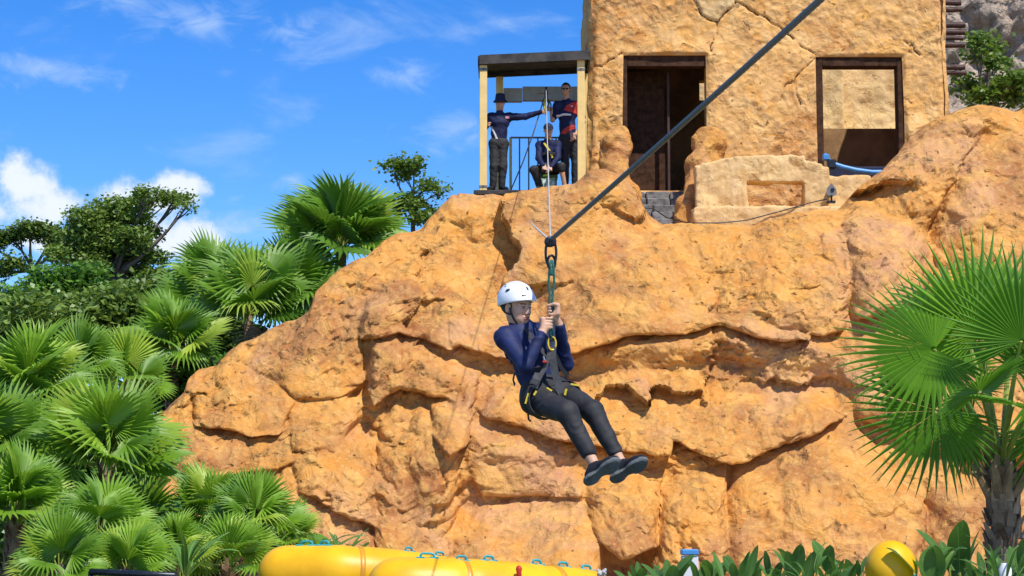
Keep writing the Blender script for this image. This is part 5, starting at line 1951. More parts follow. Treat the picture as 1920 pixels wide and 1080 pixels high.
# helmet: dome, rim, vents, chin strap
hm = SDF()
H = lambda f, l, u: hc + hrm @ np.array((f, l, u))
hm.ell(H(-.012, 0, .048), (.134, .112, .126), hrm, .01)
hm.ell(H(.055, 0, .034), (.088, .094, .055), hrm, .03)
tilt = rotm((1, 0, .20), (-.20, 0, 1))
hm.box(H(0, 0, -.078), (.3, .3, .10), hrm @ tilt, .002, .004, 's')
hm.ell(H(-.012, 0, .030), (.118, .097, .100), hrm, .004, 's')
helm = put(rid, 'helmet', hm, .0045, 'helmet')
rimm = MB()
for sg in (1,):
    rp = [H(.128 * math.cos(a) + .004, .111 * math.sin(a), .030 + .02 * math.cos(a)) - B0 for a in np.linspace(0, 2 * math.pi, 33)[:-1]]


def on_dome(az, el, o=.001):
    """point on the dome (azimuth from front to the left, elevation)"""
    d = np.array((math.cos(el) * math.cos(az), math.cos(el) * math.sin(az), math.sin(el)))
    return hc + hrm @ (np.array((-.012, 0, .048)) + d * np.array((.134 + o, .112 + o, .126 + o)))


for (az, el, ra, rb, tl) in ((-82, 30, .016, .010, 25), (-104, 44, .0075, .004, 30), (-122, 52, .0075, .004, 30), (-5, 38, .007, .015, 0), (35, 40, .016, .010, -20), (-150, 22, .006, .009, 0)):
    c = on_dome(R(az), R(el))
    nn = unit(c - (hc + hrm @ np.array((-.012, 0, .040))))
    rm = rotm(np.cross(nn, hrm[:, 2]), nn)
    rm = rm @ np.array(Matrix.Rotation(R(tl), 3, 'Z'))
    V = MB().lathe([(1.0, -.004), (1.0, .0012), (.86, .0018)], 14, c - B0, rm @ np.diag((ra, rb, 1.0)))
    V.build('vent', M['vent'], helm, True)
c = on_dome(R(-28), R(14), .0075)
nn = unit(c - hc)
rm = rotm(np.cross(hrm[:, 2], nn), hrm[:, 2])
lg = MB()
for k in range(3):                        # small grey maker's mark on the front of the shell
    for (u0, u1, v0, v1) in ((-.012 + .009 * k, -.0055 + .009 * k, .0015, .0055), (-.012 + .009 * k, -.0055 + .009 * k, -.0055, -.0015)):
        lg.add([c + rm[:, 0] * u + rm[:, 2] * v + nn * o - B0 for o in (-.006, .002) for (u, v) in ((u0, v0), (u1, v0), (u1, v1), (u0, v1))],
               [(4, 5, 6, 7), (0, 1, 5, 4), (1, 2, 6, 5), (2, 3, 7, 6), (3, 0, 4, 7)])
lg.build('maker_mark', M['metal_dark'], helm)
for sg in (1, -1):
    pts = [H(.022, .090 * sg, .0), H(.028, .083 * sg, -.035), H(.038, .070 * sg, -.070), H(.048, .044 * sg, -.102), H(.056, .018 * sg, -.117), H(.057, 0, -.119)]
    MB().ribbon([p - B0 for p in pts], [unit(p - H(0, 0, -.04)) for p in pts], .013, .003).build('chin_strap', M['strap'], helm)
pts = [H(-.05, -.086, .0), H(-.02, -.084, -.035), H(.026, -.081, -.045)]
MB().ribbon([p - B0 for p in pts], [unit(p - H(0, 0, -.02)) for p in pts], .012, .003).build('chin_strap', M['strap'], helm)

# harness
har = ob('harness', None, rid)
F = unit((.66, -.75, 0))


def proj_strap(pts, w, mat, nm, c0, off=.012, th=.004, par=har):
    P = [np.asarray(p) for p in pts]
    out, nr = [], []
    for i in range(len(P) - 1):
        for tq in np.linspace(0, 1, 6, endpoint=False):
            out.append(P[i] * (1 - tq) + P[i + 1] * tq)
    out.append(P[-1])
    nr = [unit(p - np.asarray(c0(p) if callable(c0) else c0)) for p in out]
    return MB().ribbon([p + n * off - B0 for p, n in zip(out, nr)], nr, w, th).build(nm, M[mat], par)


def ring_strap(c, axis, rad, w, mat, nm, ws=1.0, wide=None, th=.005, a0=0, a1=360, par=har):
    a = unit(axis)
    e1 = unit(np.cross(a, (0, 0, 1.0)) if abs(a[2]) < .9 else np.cross(a, (1., 0, 0)))
    if wide is not None:
        e1 = unit(wide - a * (wide @ a))
    e2 = np.cross(a, e1)
    pts, nr = [], []
    for q in np.linspace(R(a0), R(a1), 29):
        d = e1 * math.cos(q) * ws + e2 * math.sin(q)
        pts.append(c + d * rad - B0)
        nr.append(unit(e1 * math.cos(q) / ws + e2 * math.sin(q)))
    return MB().ribbon(pts, nr, w, th).build(nm, M[mat], par)


wb = J['pelvis'] * .55 + J['waist'] * .45
ring_strap(J['pelvis'] * .75 + J['waist'] * .25, upv, .120, .036, 'strap', 'waist_belt', 1.36, wv)
for (hp, kn) in ((hipR, knR), (hipL, knL)):
    ax_ = kn - hp
    ring_strap(hp + ax_ * .24, ax_ + np.array((-.05, 0, .18)), .108, .045, 'strap', 'leg_loop')
# yellow edge tags on the leg loops
for (px, py, dy, px2, py2, w) in ((985, 757, -.17, 991, 737, .008), (1001, 741, -.22, 1006, 733, .009), (1059, 741, -.16, 1062, 729, .010), (1070, 720, -.08, 1085, 723, .008), (1025, 727, -.17, 1035, 733, .007)):
    a, b = D(px, py, dy), D(px2, py2, dy)
    MB().ribbon([a - B0, (a + b) / 2 - B0, b - B0], (0, -1, .1), w * 1.4, .006).build('yellow_tag', M['yellow_carab'], har)
# wide grey riser strap from the carabiner to the crotch, and thinner side strap
TIE = D(1035, 650, -.20)
rpts = [TIE, D(1036, 672, -.20), D(1040, 695, -.19), D(1046, 715, -.185), D(1052, 738, -.19)]
MB().ribbon([p - B0 for p in rpts], (-.1, -1, .1), .047, .006).build('riser_strap', M['strap_grey'], har)
rp2 = [TIE + (-.01, .0, -.03), D(1022, 690, -.21), D(1012, 708, -.215), D(1004, 728, -.21)]
MB().ribbon([p - B0 for p in rp2], (-.3, -1, .1), .03, .005).build('side_strap', M['strap_grey'], har)
MB().ribbon([D(1010, 700, -.2) - B0, D(1006, 712, -.215) - B0, D(1001, 720, -.21) - B0], (-.3, -1, .1), .05, .007).build('padded_web', M['strap_grey'], har)
MB().ribbon([TIE + (.01, .01, -.03) - B0, D(1052, 690, -.10) - B0, D(1064, 705, -.04) - B0], (.3, -1, .1), .03, .005).build('side_strap', M['strap'], har)
# shoulder straps of the chest harness
for pts in ([(1024, 668, -.19), (1010, 648, -.165), (995, 632, -.14), (985, 615, -.09)], [(1034, 660, -.19), (1028, 640, -.12), (1022, 622, -.02), (1012, 609, .05)], [(1020, 690, -.2), (1000, 692, -.185), (975, 688, -.12), (960, 680, -.03)]):
    P = [D(*p) for p in pts]
    MB().ribbon([p - B0 for p in P], [unit(p - J['chest']) for p in P], .027, .005).build('chest_strap', M['strap'], har)
MB().box(D(1017, 676, -.235) - B0, D(1026, 681, -.21) - B0, bev=.004).build('red_toggle', M['red'], har)
MB().tube([D(1019, 668, -.225) - B0, D(1021, 676, -.23) - B0], .006, 8).build('buckle', M['metal_bright'], har)
# loose strap ends at the back
P = [D(966, 722, .10), D(963, 712, .12), D(965, 702, .10), D(970, 698, .06)]
MB().ribbon([p - B0 for p in P], (-1, -.3, 0), .022, .006).build('strap_end', M['strap'], har)
P = [D(991, 760, -.05), D(990, 775, -.05), D(991, 786, -.06), D(995, 790, -.07)]
MB().tube([p - B0 for p in P], .007, 6).build('strap_end', M['strap'], har)

# ---------------- tackle between cable and rider
PUL = D(1032, 452, -.20)
tk = empty('pulley_tackle', PUL, 'dark pulley with steel rings and green rope sling above the rider', 'pulley')
b = np.array(tk.location)


def oval(c, rx, rz, r, nm, mat, par, sub, yaw=0, n=28, base=None):
    pts = [c + np.array((math.cos(a) * rx * math.cos(yaw), math.cos(a) * rx * math.sin(yaw), math.sin(a) * rz)) - sub for a in np.linspace(0, 2 * math.pi, n)]
    return MB().tube(pts, r, 8, caps=False).build(nm, M[mat], par, True)


rm = rotm((0, 0, 1), (.35, -1, 0))
pm = MB()
for (o, r_) in ((-.022, .028), (-.018, .036), (-.010, .037), (-.007, .030), (.007, .030), (.010, .037), (.018, .036), (.022, .028)):
    pass
pm.lathe([(.026, -.024), (.035, -.020), (.036, -.010), (.028, -.006), (.028, .006), (.036, .010), (.035, .020), (.026, .024)], 20, (0, 0, -.004), rm)
pm.build('sheave', M['metal_dark'], tk, True)
oval(D(1033, 474, -.20), .034, .094, .0085, 'steel_ring', 'metal_dark', tk, b)
oval(D(1034, 492, -.20), .030, .045, .0085, 'shackle', 'metal_dark', tk, b, .6)
sl = MB()
g0 = D(1034, 488, -.20)
for sg in (-1, 1):
    pts = [g0 + (sg * .003, 0, .0), g0 + (sg * .010, -.012, -.03), D(1034 + sg * 4.6, 515, -.2), D(1034 + sg * 5.2, 530, -.2), D(1033.5 + sg * 3.0, 550, -.2), D(1033 + sg * 2.6, 575, -.2), D(1034 + sg * 2.6, 610, -.2), D(1035 + sg * 2, 640, -.2)]
    MB().tube([p - b for p in pts], .0078, 8).build('rope_strand', M['ropegreen'], tk, True)
MB().lathe([(.012, -.03), (.015, -.02), (.015, .02), (.012, .03)], 12, D(1033.5, 508, -.2) - b).build('rope_knot', M['ropegreen'], tk, True)
cb = oval(D(1035, 644, -.205), .026, .042, .0065, 'carabiner', 'yellow_carab', tk, b, .3)
MB().lathe([(.009, -.02), (.0105, -.015), (.0105, .015), (.009, .02)], 10, D(1033, 634, -.215) - b).build('link', M['metal_dark'], tk, True)

# cables and ropes
P0 = PUL + np.array((0.0, 0, .004))
P1 = at(1517, -3, 8.2)
zc_ = MB()
end = P1 + (P1 - P0) * 1.4
n = 40
pts = [P0 * (1 - k / n) + end * (k / n) + np.array((0, 0, -.05 * math.sin(math.pi * k / n))) for k in range(n + 1)]
# six wires laid in a spiral
ns, nk = 1500, 24
tq = np.linspace(0, 1, ns)
Cc = P0[None] * (1 - tq)[:, None] + end[None] * tq[:, None] + np.stack([0 * tq, 0 * tq, -.05 * np.sin(math.pi * tq)], 1) - P0
dq = unit(end - P0)
e1 = unit(np.cross(dq, (0, 0, 1.0)))
e2 = np.cross(dq, e1)
Ltot = np.linalg.norm(end - P0)
th = np.linspace(0, 2 * math.pi, nk, endpoint=False)
Rr = .0132 + .0022 * np.abs(np.cos(3 * (th[None] + (tq * Ltot / .16 * 2 * math.pi / 2)[:, None])))
Vv = Cc[:, None] + Rr[..., None] * (np.cos(th)[None, :, None] * e1 + np.sin(th)[None, :, None] * e2)
ii = np.arange(ns * nk).reshape(ns, nk)
Fq = np.stack([ii[:-1], np.roll(ii, -1, 1)[:-1], np.roll(ii, -1, 1)[1:], ii[1:]], -1).reshape(-1, 4)
tag(ob('zipline_cable', mesh('zipline_cable', Vv.reshape(-1, 3), Fq, M['cable'], True), None, tuple(P0)), 'thick dark steel cable running up to the top right corner', 'cable')
pa = at(1024, 168, 36.45)
zt = MB()
n = 30
pts = [PUL * (1 - k / n) + pa * (k / n) + np.array((0, 0, -.10 * math.sin(math.pi * k / n))) for k in range(n + 1)]
zt.tube([p - PUL for p in pts], .006, 8)
tag(zt.build('zipline_rope', M['ropegrey'], None, True, tuple(PUL)), 'thin pale rope from the booth down to the pulley', 'rope')
tl = MB()
tl.tube([np.zeros(3), D(1020, 441, -.17) - PUL, D(1008, 430, -.12) - PUL, D(1000, 423, -.05) - PUL, D(994, 414, .02) - PUL], [.007, .007, .006, .0045, .003], 6)
tag(tl.build('tag_line', M['ropegrey'], None, True, tuple(PUL)), 'short loose white line trailing left from the pulley', 'rope')

# ---------------- crew on the launch platform
def crew(name, label, Jp, Y, faceto, opts):
    base = at(opts['base'][0], 357, Y)
    par = empty('person', (base[0], Y, zf), label, 'person', 'crew on the launch platform')
    G = lambda k: at(Jp[k][0], Jp[k][1], Y + (Jp[k][2] if len(Jp[k]) > 2 else 0))
    J = {k: G(k) for k in Jp}
    sk = opts.get('skin', 'skin_tan')
    rm = rotm(faceto, opts.get('headup', (0, 0, 1)))
    s = SDF()
    head_prims(s, J['head'], rm, .98)
    s.cone(J['head'] + rm @ np.array((-.02, 0, -.06)), J['neck'] - np.array((0, 0, .03)), .053, .062, .03)
    torso(s, J, .85, .02, .04, .05)
    hands = opts['hands']
    for q in ('R', 'L'):
        hd, mode = J['hand' + q], hands[q]
        el = J['el' + q]
        if mode == 'fist':
            w = fist(s, hd, opts.get('rod', (0, 0, 1)), el - hd)
        else:
            w = hd
            hang_hand(s, w, unit(hd - el) + np.array(opts.get('hd' + q, (0, 0, 0))), opts.get('th' + q, (0, -1, 0)))
        J['wr' + q] = w
        s.cone(J['sh' + q], el, .05, .043, .02)
        s.cone(el, w, .043, .028, .02)
        s.cone(w, w + (hd - w) * .6, .027, .027, .02)
        s.cone(J['hip' + q], J['kn' + q], .075, .052, .03)
        s.cone(J['kn' + q], J['an' + q], .055, .036, .02)
        s.ball(J['an' + q], .04, .01)
    put(par, 'body', s, .0085, sk)
    t = SDF()
    up, wd = torso(t, J, 1.0, opts.get('hem', .06), .04, .072)
    t.cone(J['neck'] - up * .05, J['neck'] + up * .02, .078, .066, .03)
    t.cone(J['neck'] + up * .02, J['neck'] + up * .12, .056, .075, .006, 's')
    for q in ('R', 'L'):
        sh, el, w = J['sh' + q], J['el' + q], J['wr' + q]
        if opts.get('short'):
            e2 = sh + (el - sh) * .75
            t.cone(sh, e2, .076, .072, .03)
            cuff_cut(t, sh, e2, .07)
        else:
            t.cone(sh, el, .072, .06, .03)
            t.cone(el, w, .06, .042, .02)
    fl = lambda P: .005 * fbm(P[:, 0] * 9, P[:, 1] * 9, P[:, 2] * 9, 3) + .0025 * np.sin(45 * P[:, 2] + 25 * P[:, 0] + 5 * fbm(P[:, 0] * 6, P[:, 1] * 6, P[:, 2] * 6, 2))
    so = put(par, 'shirt', t, .010, opts.get('shirt', 'navy_crew'), noise=fl)
    p = SDF()
    p.cone(J['hipR'], J['hipL'], .105, .105, .05)
    p.cone(J['pelvis'] - up * .02, J['pelvis'] + up * .03, .112, .108, .05, wide=wd, ws=1.3)
    for q in ('R', 'L'):
        hp, kn, an = J['hip' + q], J['kn' + q], J['an' + q]
        p.cone(hp, kn, .1, .076, .04)
        if q in opts.get('barelegs', ''):
            e2 = kn + (an - kn) * .14
            p.cone(kn, e2, .077, .074, .03)
        else:
            e2 = kn + (an - kn) * .96
            p.cone(kn, e2, .077, .062, .03)
    put(par, 'trousers', p, .010, opts.get('trouser', 'trousers_grey'), noise=fl)
    for q, sd in (('R', -1), ('L', 1)):
        shoe(par, J['an' + q], opts['toe' + q], (0, 0, 1), .28, mat='shoe', sole='metal_dark', h=.009, side=sd)
    b = np.array(par.location)
    H = lambda f, l, u: J['head'] + rm @ np.array((f, l, u)) * .98
    if opts.get('glasses'):
        gm = MB()
        for sg in (1, -1):
            gm.lathe([(.024, -.003), (.026, 0), (.022, .004)], 12, H(.094, .032 * sg, .002) - b, np.stack([rm[:, 1], rm[:, 2], rm[:, 0]], 1), sy=.72)
            gm.tube([H(.085, .057 * sg, .006) - b, H(.03, .083 * sg, .008) - b, H(-.01, .088 * sg, .006) - b], .0035, 6)
        gm.tube([H(.095, .01, .006) - b, H(.095, -.01, .006) - b], .004, 6)
        gm.build('sunglasses', M['glass_dark'], par, True)
    else:
        for sg in (1, -1):
            put(par, 'eye', SDF().ell(H(.081, .031 * sg, 0), (.008, .012, .006), rm), .003, 'iris_lid_shade')  # whole eye dark, eyelid shadow put into its colour
    if opts['hat'] == 'bucket':
        hb = MB()
        ax_ = np.stack([rm[:, 0], rm[:, 1], rm[:, 2]], 1)
        hb.lathe([(.150, -.035), (.152, -.030), (.112, .012), (.104, .060), (.098, .105), (.080, .122), (.02, .128)], 24, H(-.012, 0, .052) - b, ax_, sx=.95, sy=.88)
        hb.build('bucket_hat', M['navy_dark'], par, True)
    elif opts['hat'] == 'cap':
        hb = SDF()
        hb.ell(H(-.014, 0, .045), (.110, .092, .096), rm, .01)
        hb.box(H(0, 0, -.06), (.3, .3, .09), rm, .002, .006, 's')
        hb.ell(H(.105, 0, .036), (.075, .075, .010), rm, .012)
        put(par, 'cap', hb, .008, 'navy_dark')
    else:
        hb = SDF()
        hb.ell(H(-.026, 0, .042), (.100, .086, .096), rm, .02)
        hb.ell(H(-.045, 0, -.01), (.075, .080, .07), rm, .02)
        hb.box(H(.125, 0, -.02), (.085, .2, .075), rm, .01, .02, 's')
        put(par, 'hair', hb, .007, 'hair', noise=lambda P: .004 * fbm(P[:, 0] * 40, P[:, 1] * 40, P[:, 2] * 40, 2))
    return par, so, J


def decal(par, pts, Y, dy, mat, nm, target):
    """flat print lying on the garment: outline in photo pixels, pushed onto the cloth"""
    me = target.data
    n = len(pts)
    P = [at(px, py, Y) for (px, py) in pts]
    cx = np.mean(P, axis=0)
    from mathutils.bvhtree import BVHTree
    t = BVHTree.FromPolygons([v.co + target.parent.location for v in me.vertices], [p.vertices[:] for p in me.polygons])
    # subdivide the outline into a fan of rings so that it follows the body
    rings = 7
    V, ok = [], []
    for r_ in range(rings + 1):
        for p in P:
            q = cx + (p - cx) * (r_ / rings)
            hit = t.ray_cast(Vector((q[0], Y - 1.5, q[2])), Vector((0, 1, 0)))
            V.append((q[0], (hit[0].y if hit[0] else 1e9) - .006, q[2]))
    Fc = []
    for r_ in range(rings):
        for i in range(n):
            j = (i + 1) % n
            f = (r_ * n + i, r_ * n + j, (r_ + 1) * n + j, (r_ + 1) * n + i)
            if all(V[k][1] < 1e8 for k in f):
                Fc.append(f)
    V = [(v[0], v[1] if v[1] < 1e8 else Y, v[2]) for v in V]
    b = np.array(par.location)
    return ob(nm, mesh(nm, np.array(V) - b, Fc, M[mat], True), par)


def dense(pts, k=5):
    out = []
    for i in range(len(pts)):
        a, b = pts[i], pts[(i + 1) % len(pts)]
        for q in range(k):
            out.append((a[0] + (b[0] - a[0]) * q / k, a[1] + (b[1] - a[1]) * q / k))
    return out


YA = 36.5
c1, so1, J1 = crew('person', 'crewman in bucket hat and sunglasses stretching one arm to the rope', dict(
    head=(938, 193), neck=(937, 213), pelvis=(935, 268), waist=(936, 250), chest=(937, 230), shR=(921, 219), shL=(954, 219), elR=(909, 238, .02), elL=(984, 219, -.05),
    handR=(917, 233, -.20), handL=(1022, 210, -.12), hipR=(927, 270), hipL=(943, 270), knR=(926, 312, -.04), knL=(943, 312, -.04), anR=(924, 350), anL=(941, 350)),
    YA, (-.05, -1, -.05), dict(base=(935,), hands=dict(R='fist', L='fist'), toeR=(-.45, -.9, 0), toeL=(.6, -.8, 0), glasses=True, hat='bucket', rod=(.1, 0, 1)))
decal(c1, dense([(948, 220), (955, 220), (955, 224), (948, 224)], 3), YA, 0, 'pink', 'chest_logo', so1)
decal(c1, dense([(920, 238), (923, 238), (938, 272), (934, 273)], 4), YA, 0, 'white', 'side_stripe', so1)
c2, so2, J2 = crew('person', 'crewman in navy jersey with red panels behind the right post', dict(
    head=(1061, 168), neck=(1062, 188), pelvis=(1065, 256), waist=(1064, 237), chest=(1063, 214), shR=(1045, 198), shL=(1081, 197), elR=(1036, 225, -.08), elL=(1094, 228, .02),
    handR=(1026, 204, -.10), handL=(1079, 252, -.17), hipR=(1058, 262), hipL=(1074, 262), knR=(1060, 308, -.03), knL=(1079, 308), anR=(1060, 350), anL=(1078, 350)),
    36.65, (-.15, -1, -.05), dict(base=(1067,), hands=dict(R='fist', L='open'), toeR=(-.3, -1, 0), toeL=(.2, -1, 0), glasses=True, hat='hair', short=True, trouser='trousers', skin='skin_tan', thL=(-1, -.5, 0), hdL=(-.5, 0, -1)))
decal(c2, dense([(1056, 208), (1062, 200), (1072, 194), (1082, 190), (1088, 200), (1086, 216), (1076, 214), (1064, 211)]), 36.65, 0, 'red', 'red_panel', so2)
decal(c2, dense([(1045, 261), (1050, 252), (1058, 243), (1070, 237), (1084, 233), (1084, 240), (1072, 245), (1062, 252), (1055, 262)]), 36.65, 0, 'red', 'red_stripe', so2)
decal(c2, dense([(1070, 261), (1073, 252), (1082, 246), (1084, 251), (1078, 262)]), 36.65, 0, 'red', 'red_stripe', so2)
decal(c2, dense([(1043, 218), (1056, 215), (1070, 216), (1071, 219), (1056, 219), (1043, 222)]), 36.65, 0, 'white', 'chest_lettering', so2)
decal(c2, dense([(1070, 200), (1074, 199), (1074, 202), (1070, 202)], 3), 36.65, 0, 'white', 'collar_logo', so2)
decal(c2, dense([(1086, 196), (1098, 206), (1099, 222), (1090, 222), (1086, 210)]), 36.65, 0, 'red', 'red_sleeve', so2)
c3, so3, J3 = crew('person', 'crewman in dark cap crouching on a stool with one bare shin', dict(
    head=(1028, 245, -.1), neck=(1028, 263, -.02), pelvis=(1031, 312, .12), waist=(1030, 298, .10), chest=(1029, 281, .04), shR=(1012, 272), shL=(1045, 271), elR=(1010, 297, -.12), elL=(1046, 296, -.12),
    handR=(1018, 310, -.32), handL=(1034, 312, -.32), hipR=(1022, 318, .1), hipL=(1040, 318, .1), knR=(1001, 318, -.25), knL=(1052, 312, -.25), anR=(1012, 349, -.12), anL=(1059, 349, -.2)),
    36.45, (.12, -1, -.28), dict(base=(1030,), hands=dict(R='open', L='open'), toeR=(-.2, -1, 0), toeL=(.3, -1, 0), hat='cap', barelegs='L', trouser='trousers', hem=.0, thR=(1, 0, 0), thL=(-1, 0, 0), hdR=(.4, 0, -.6), hdL=(-.5, 0, -.6)))
P = [at(1020, 268, 36.31), at(1030, 282, 36.30), at(1036, 296, 36.32)]
hb = MB().ribbon([p - np.array(c3.location) for p in P], (0, -1, .2), .035, .012)
hb.build('chest_strap', M['yellow_carab'], c3)
hb = MB().ribbon([at(1014, 290, 36.36) - np.array(c3.location), at(1030, 285, 36.25) - np.array(c3.location), at(1044, 290, 36.36) - np.array(c3.location)], (0, -1, 0), .05, .012)
hb.build('waist_belt', M['strap'], c3)

# stool under the crouching man: green and white patterned box
stl = empty('stool', at(1024, 356, 36.5), 'green and white patterned box stool under the crouching crewman', 'stool')
b = np.array(stl.location)
M['pattern'] = simple('green_pattern', (.06, .30, .12), .6, .1, 14, col2=(.8, .82, .78))
MB().box(at(1006, 332, 36.42) - b, np.array((at(1043, 332, 36.42)[0], 36.8, zf + .003)) - b, bev=.02).build('box', M['pattern'], stl)
MB().box(at(1004, 327, 36.40) - b, np.array((at(1045, 0, 36.4)[0], 36.82, at(1000, 332, 36.4)[2] - .003)) - b, bev=.015).build('lid', M['leaf_light'], stl)

# launch gear hanging where the crew hold the rope
gr = empty('launch_gear', at(1024, 212, 36.38), 'launch trolley with carabiners and slings at the head of the rope', 'pulley')
b = np.array(gr.location)
G = lambda px, py, dy=0.0: at(px, py, 36.38 + dy) - b
MB().box(G(1021, 168, -.03), G(1027, 186, .03), bev=.01).build('trolley', M['metal_dark'], gr)
MB().tube([G(1007, 175.5, .02), G(1032, 175, .02)], .014, 8).build('wood_handle', M['dry'], gr, True)
MB().tube([G(1020, 185), G(1017, 192), G(1020, 200), G(1025, 202), G(1029, 196), G(1027, 187)], .016, 8).build('sling', M['strap_grey'], gr, True)
MB().tube([G(1022, 186, -.02), G(1021, 200, -.02), G(1024, 215, -.02)], .02, 8).build('sling', M['yellow_carab'], gr, True)
MB().tube([G(1028, 186), G(1033, 196), G(1033, 208)], .013, 8).build('sling', M['strap'], gr, True)
MB().tube([G(1024, 163), G(1024, 169)], .02, 8).build('hook', M['metal_dark'], gr, True)
sr = MB()
p0 = at(1018, 191, 36.35)
pe = at(958, 356, 36.9)
sr.tube([p0 - p0, (at(1000, 250, 36.5) - p0), (at(980, 305, 36.7) - p0), pe - p0], .013, 6)
tag(sr.build('safety_rope', M['bar'], None, True, tuple(p0)), 'thin dark rope slanting down to the booth floor', 'rope')

# ------------------------------------------------------------------ yellow inflatables and small things
def inflatable(pts_px, rad, label, handles, seed):
    P = [at(*p) for p in pts_px]
    base = P[0].copy()
    base[2] = gz(base[0], base[1])
    o = empty('inflatable_tube', base, label, 'inflatable', 'yellow inflatable tubes')
    # smooth spline through points
    n = 40
    ts = np.linspace(0, len(P) - 1, n)
    A = np.array(P)
    C = np.stack([np.interp(ts, range(len(P)), A[:, k]) for k in range(3)], 1)
    for _ in range(6):
        C[1:-1] = (C[:-2] + 2 * C[1:-1] + C[2:]) / 4
    L = np.concatenate([[0], np.cumsum(np.linalg.norm(np.diff(C, axis=0), axis=1))])
    tot = L[-1]
    rr = []
    for l in L:
        e = min(l, tot - l) / rad
        f = math.sqrt(max(0.0, 1 - (1 - min(1, e)) ** 2))
        seg = (l / tot * 3.0) % 1.0
        pinch = 1 - .055 * math.exp(-((min(seg, 1 - seg)) / .05) ** 2) * (1 if .1 < l / tot < .95 else 0)
        rr.append(max(.01, rad * f * pinch))
    m = MB().tube([c - base for c in C], rr, 32)
    m.build('tube', M['yellow'], o, True)
    for fr_ in (1 / 3, 2 / 3):  # seam rings tinted brown, standing in for shadow bands on the vinyl
        i = int(np.searchsorted(L, fr_ * tot))
        t_ = unit(C[i + 1] - C[i - 1])
        MB().tube([C[i] - base - t_ * .03, C[i] - base - t_ * .02, C[i] - base + t_ * .02, C[i] - base + t_ * .03], [rr[i] * .97, rr[i] + .004, rr[i] + .004, rr[i] * .97], 32, caps=False).build('seam_shadow_band', M['seam_shade'], o, True)
    low = [c - base + np.array((.0, rad * .9, -rad * 1.75)) for c in C]
    MB().tube(low, rr, 20).build('lower_tube', M['yellow'], o, True)
    low = [c - base + np.array((.0, -rad * .75, -rad * 1.85)) for c in C]
    MB().tube(low, rr, 20).build('lower_tube', M['yellow'], o, True)
    for (l, w) in handles:
        w *= .8
        i = int(np.searchsorted(L, l * tot))
        i = min(max(i, 1), n - 2)
        t = unit(C[i + 1] - C[i - 1])
        p = C[i] - base + np.array((0, -rad * .12, rr[i] * .985))
        u = np.array((0, 0, 1.0))
        pts = [p - t * w, p - t * w * .9 + u * .027, p - t * w * .6 + u * .034, p + t * w * .6 + u * .034, p + t * w * .9 + u * .027, p + t * w]
        hb = MB().tube(pts, .010, 6).build('handle', M['teal'], o, True)
        for s_ in (-1, 1):
            q = p + t * w * s_
            MB().box(q - np.array((.035, .03, .012)), q + np.array((.035, .03, .008)), bev=.004).build('patch', M['teal'], hb)
    return o


inflatable([(487, 1079, 17.9), (560, 1076, 17.8), (650, 1076, 17.7), (760, 1086, 17.9), (850, 1098, 18.4), (885, 1104, 19.0)], .25,
           'yellow inflatable tube, the rear one, with teal handles and rounded left end', [(.15, .07), (.23, .045), (.52, .045), (.66, .07)], 1)
inflatable([(690, 1108, 16.2), (760, 1104, 16.1), (860, 1106, 16.2), (960, 1112, 16.4), (1060, 1120, 16.7), (1140, 1130, 17.1)], .25,
           'yellow inflatable tube, the front one, running out to the right', [(.19, .07), (.33, .05), (.42, .05), (.62, .05), (.75, .06), (.86, .07)], 2)
vb = at(973, 1072, 16.15)
tag(MB().lathe([(.012, -.05), (.022, -.03), (.02, 0), (.026, .02), (.02, .04), (.006, .05)], 10).build('valve_plug', M['red'], None, True, tuple(vb)), 'small orange red plug on the front inflatable', 'plug')
kb = at(1128, 1076, 16.6)
kn = SDF()
rk = random.Random(2)
for k in range(9):
    a, b_ = rk.uniform(0, 6.28), rk.uniform(-1, 1)
    d = np.array((math.cos(a), math.sin(a), b_)) * .03
    kn.cone(kb + d, kb - d * .6 + (rk.uniform(-.03, .03), 0, rk.uniform(-.03, .03)), .013, .013, .004)
V, Fc = kn.mesh(.006)
tag(ob('rope_knot', mesh('rope_knot', V - kb, Fc, M['ropegrey'], True), None, tuple(kb)), 'pale knot of rope at the right end of the inflatable', 'rope')

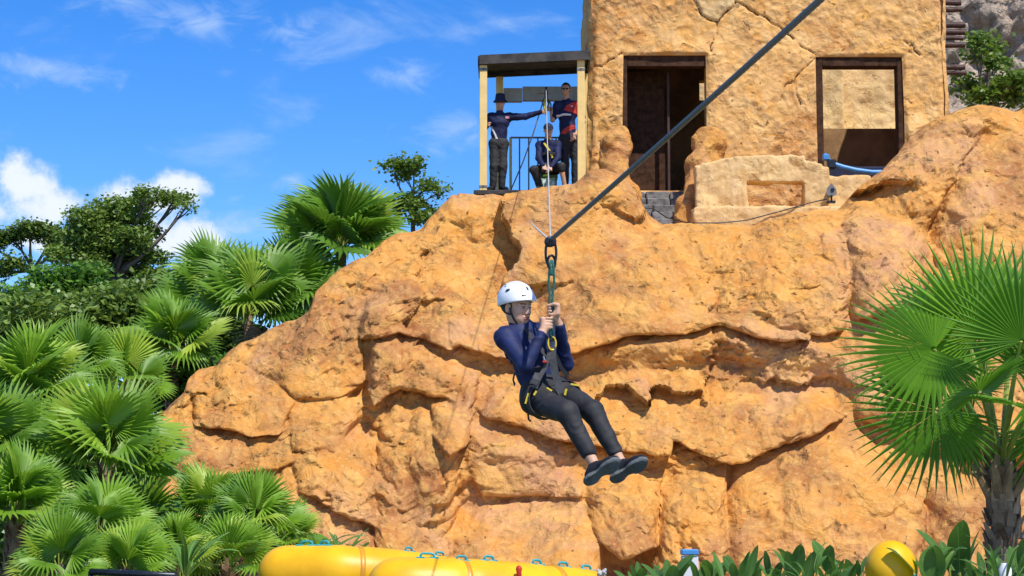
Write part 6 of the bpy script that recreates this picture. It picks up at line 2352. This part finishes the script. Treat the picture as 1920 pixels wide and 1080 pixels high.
# buoy in the plant bed
YBO = 11.0
bc = at(1671, 1068, YBO)
rb = 50 / ppm(YBO)
bo = empty('buoy', (bc[0], YBO, gz(bc[0], YBO)), 'round yellow buoy with a teal print among the paddle plants', 'buoy')
b = np.array(bo.location)
MB().lathe([(.001 + rb * .96 * math.cos(a), rb * 1.08 * math.sin(a)) for a in np.linspace(-1.45, 1.52, 22)], 32, bc - b).build('float', M['yellow'], bo, True)
MB().tube([(0, 0, -.05), (0, 0, bc[2] - b[2] - rb)], .02, 8).build('stake', M['metal_dark'], bo)
mk = MB()
for k in range(7):
    th, ph = R(-62 + 6 * (k % 3)), R(-12 - 7 * (k // 3) + 3 * (k % 2))
    n_ = np.array((math.sin(-th) * math.cos(ph), -math.cos(th) * math.cos(ph), math.sin(ph)))
    c = bc - b + n_ * rb * np.array((.975, .975, 1.085))
    mk.lathe([(.010, -.002), (.010, .001), (.004, .002)], 8, c, rotm(np.cross(n_, (0, 0, 1.)), n_))
o_ = mk.build('teal_print', M['cyan'], bo)
o_['kind'] = 'stuff'

# carton and little bottle in the bed, black rail at bottom left
ct = empty('carton', at(1290, 1100, 11.4), 'small blue and white carton standing in the plants', 'carton')
b = np.array(ct.location)
MB().box(at(1279, 1042, 11.4) - b, np.array((at(1298, 0, 11.4)[0], 11.5, at(1290, 1110, 11.4)[2])) - b, bev=.006).build('box', M['white'], ct)
MB().box(at(1278, 1030, 11.39) - b, np.array((at(1299, 0, 11.39)[0], 11.51, at(1290, 1041, 11.39)[2])) - b, bev=.006).build('top_panel', M['blue'], ct)
bt = empty('bottle', at(1885, 1100, 10.4), 'tiny pale blue bottle beside the near palm trunk', 'bottle')
b = np.array(bt.location)
MB().lathe([(.03, -.06), (.034, -.05), (.034, .04), (.02, .065), (.018, .07)], 14, at(1885, 1082, 10.4) - b).build('bottle_body', M['white'], bt, True)
MB().lathe([(.022, 0), (.026, .005), (.026, .03), (.018, .04)], 14, at(1885, 1062, 10.4) - b + (0, 0, -.035)).build('cap', M['blue'], bt, True)
rl_ = at(170, 1072, 17.0)
rt = MB()
rt.tube([np.zeros(3), at(330, 1080, 16.6) - rl_], .028, 8)
rt.tube([np.zeros(3), at(170, 1072, 17.0) - rl_ + np.array((0, 0, -1.0))], .022, 8)
tag(rt.build('black_rail', M['metal_dark'], None, True, tuple(rl_)), 'black metal rail under the left palms', 'rail')
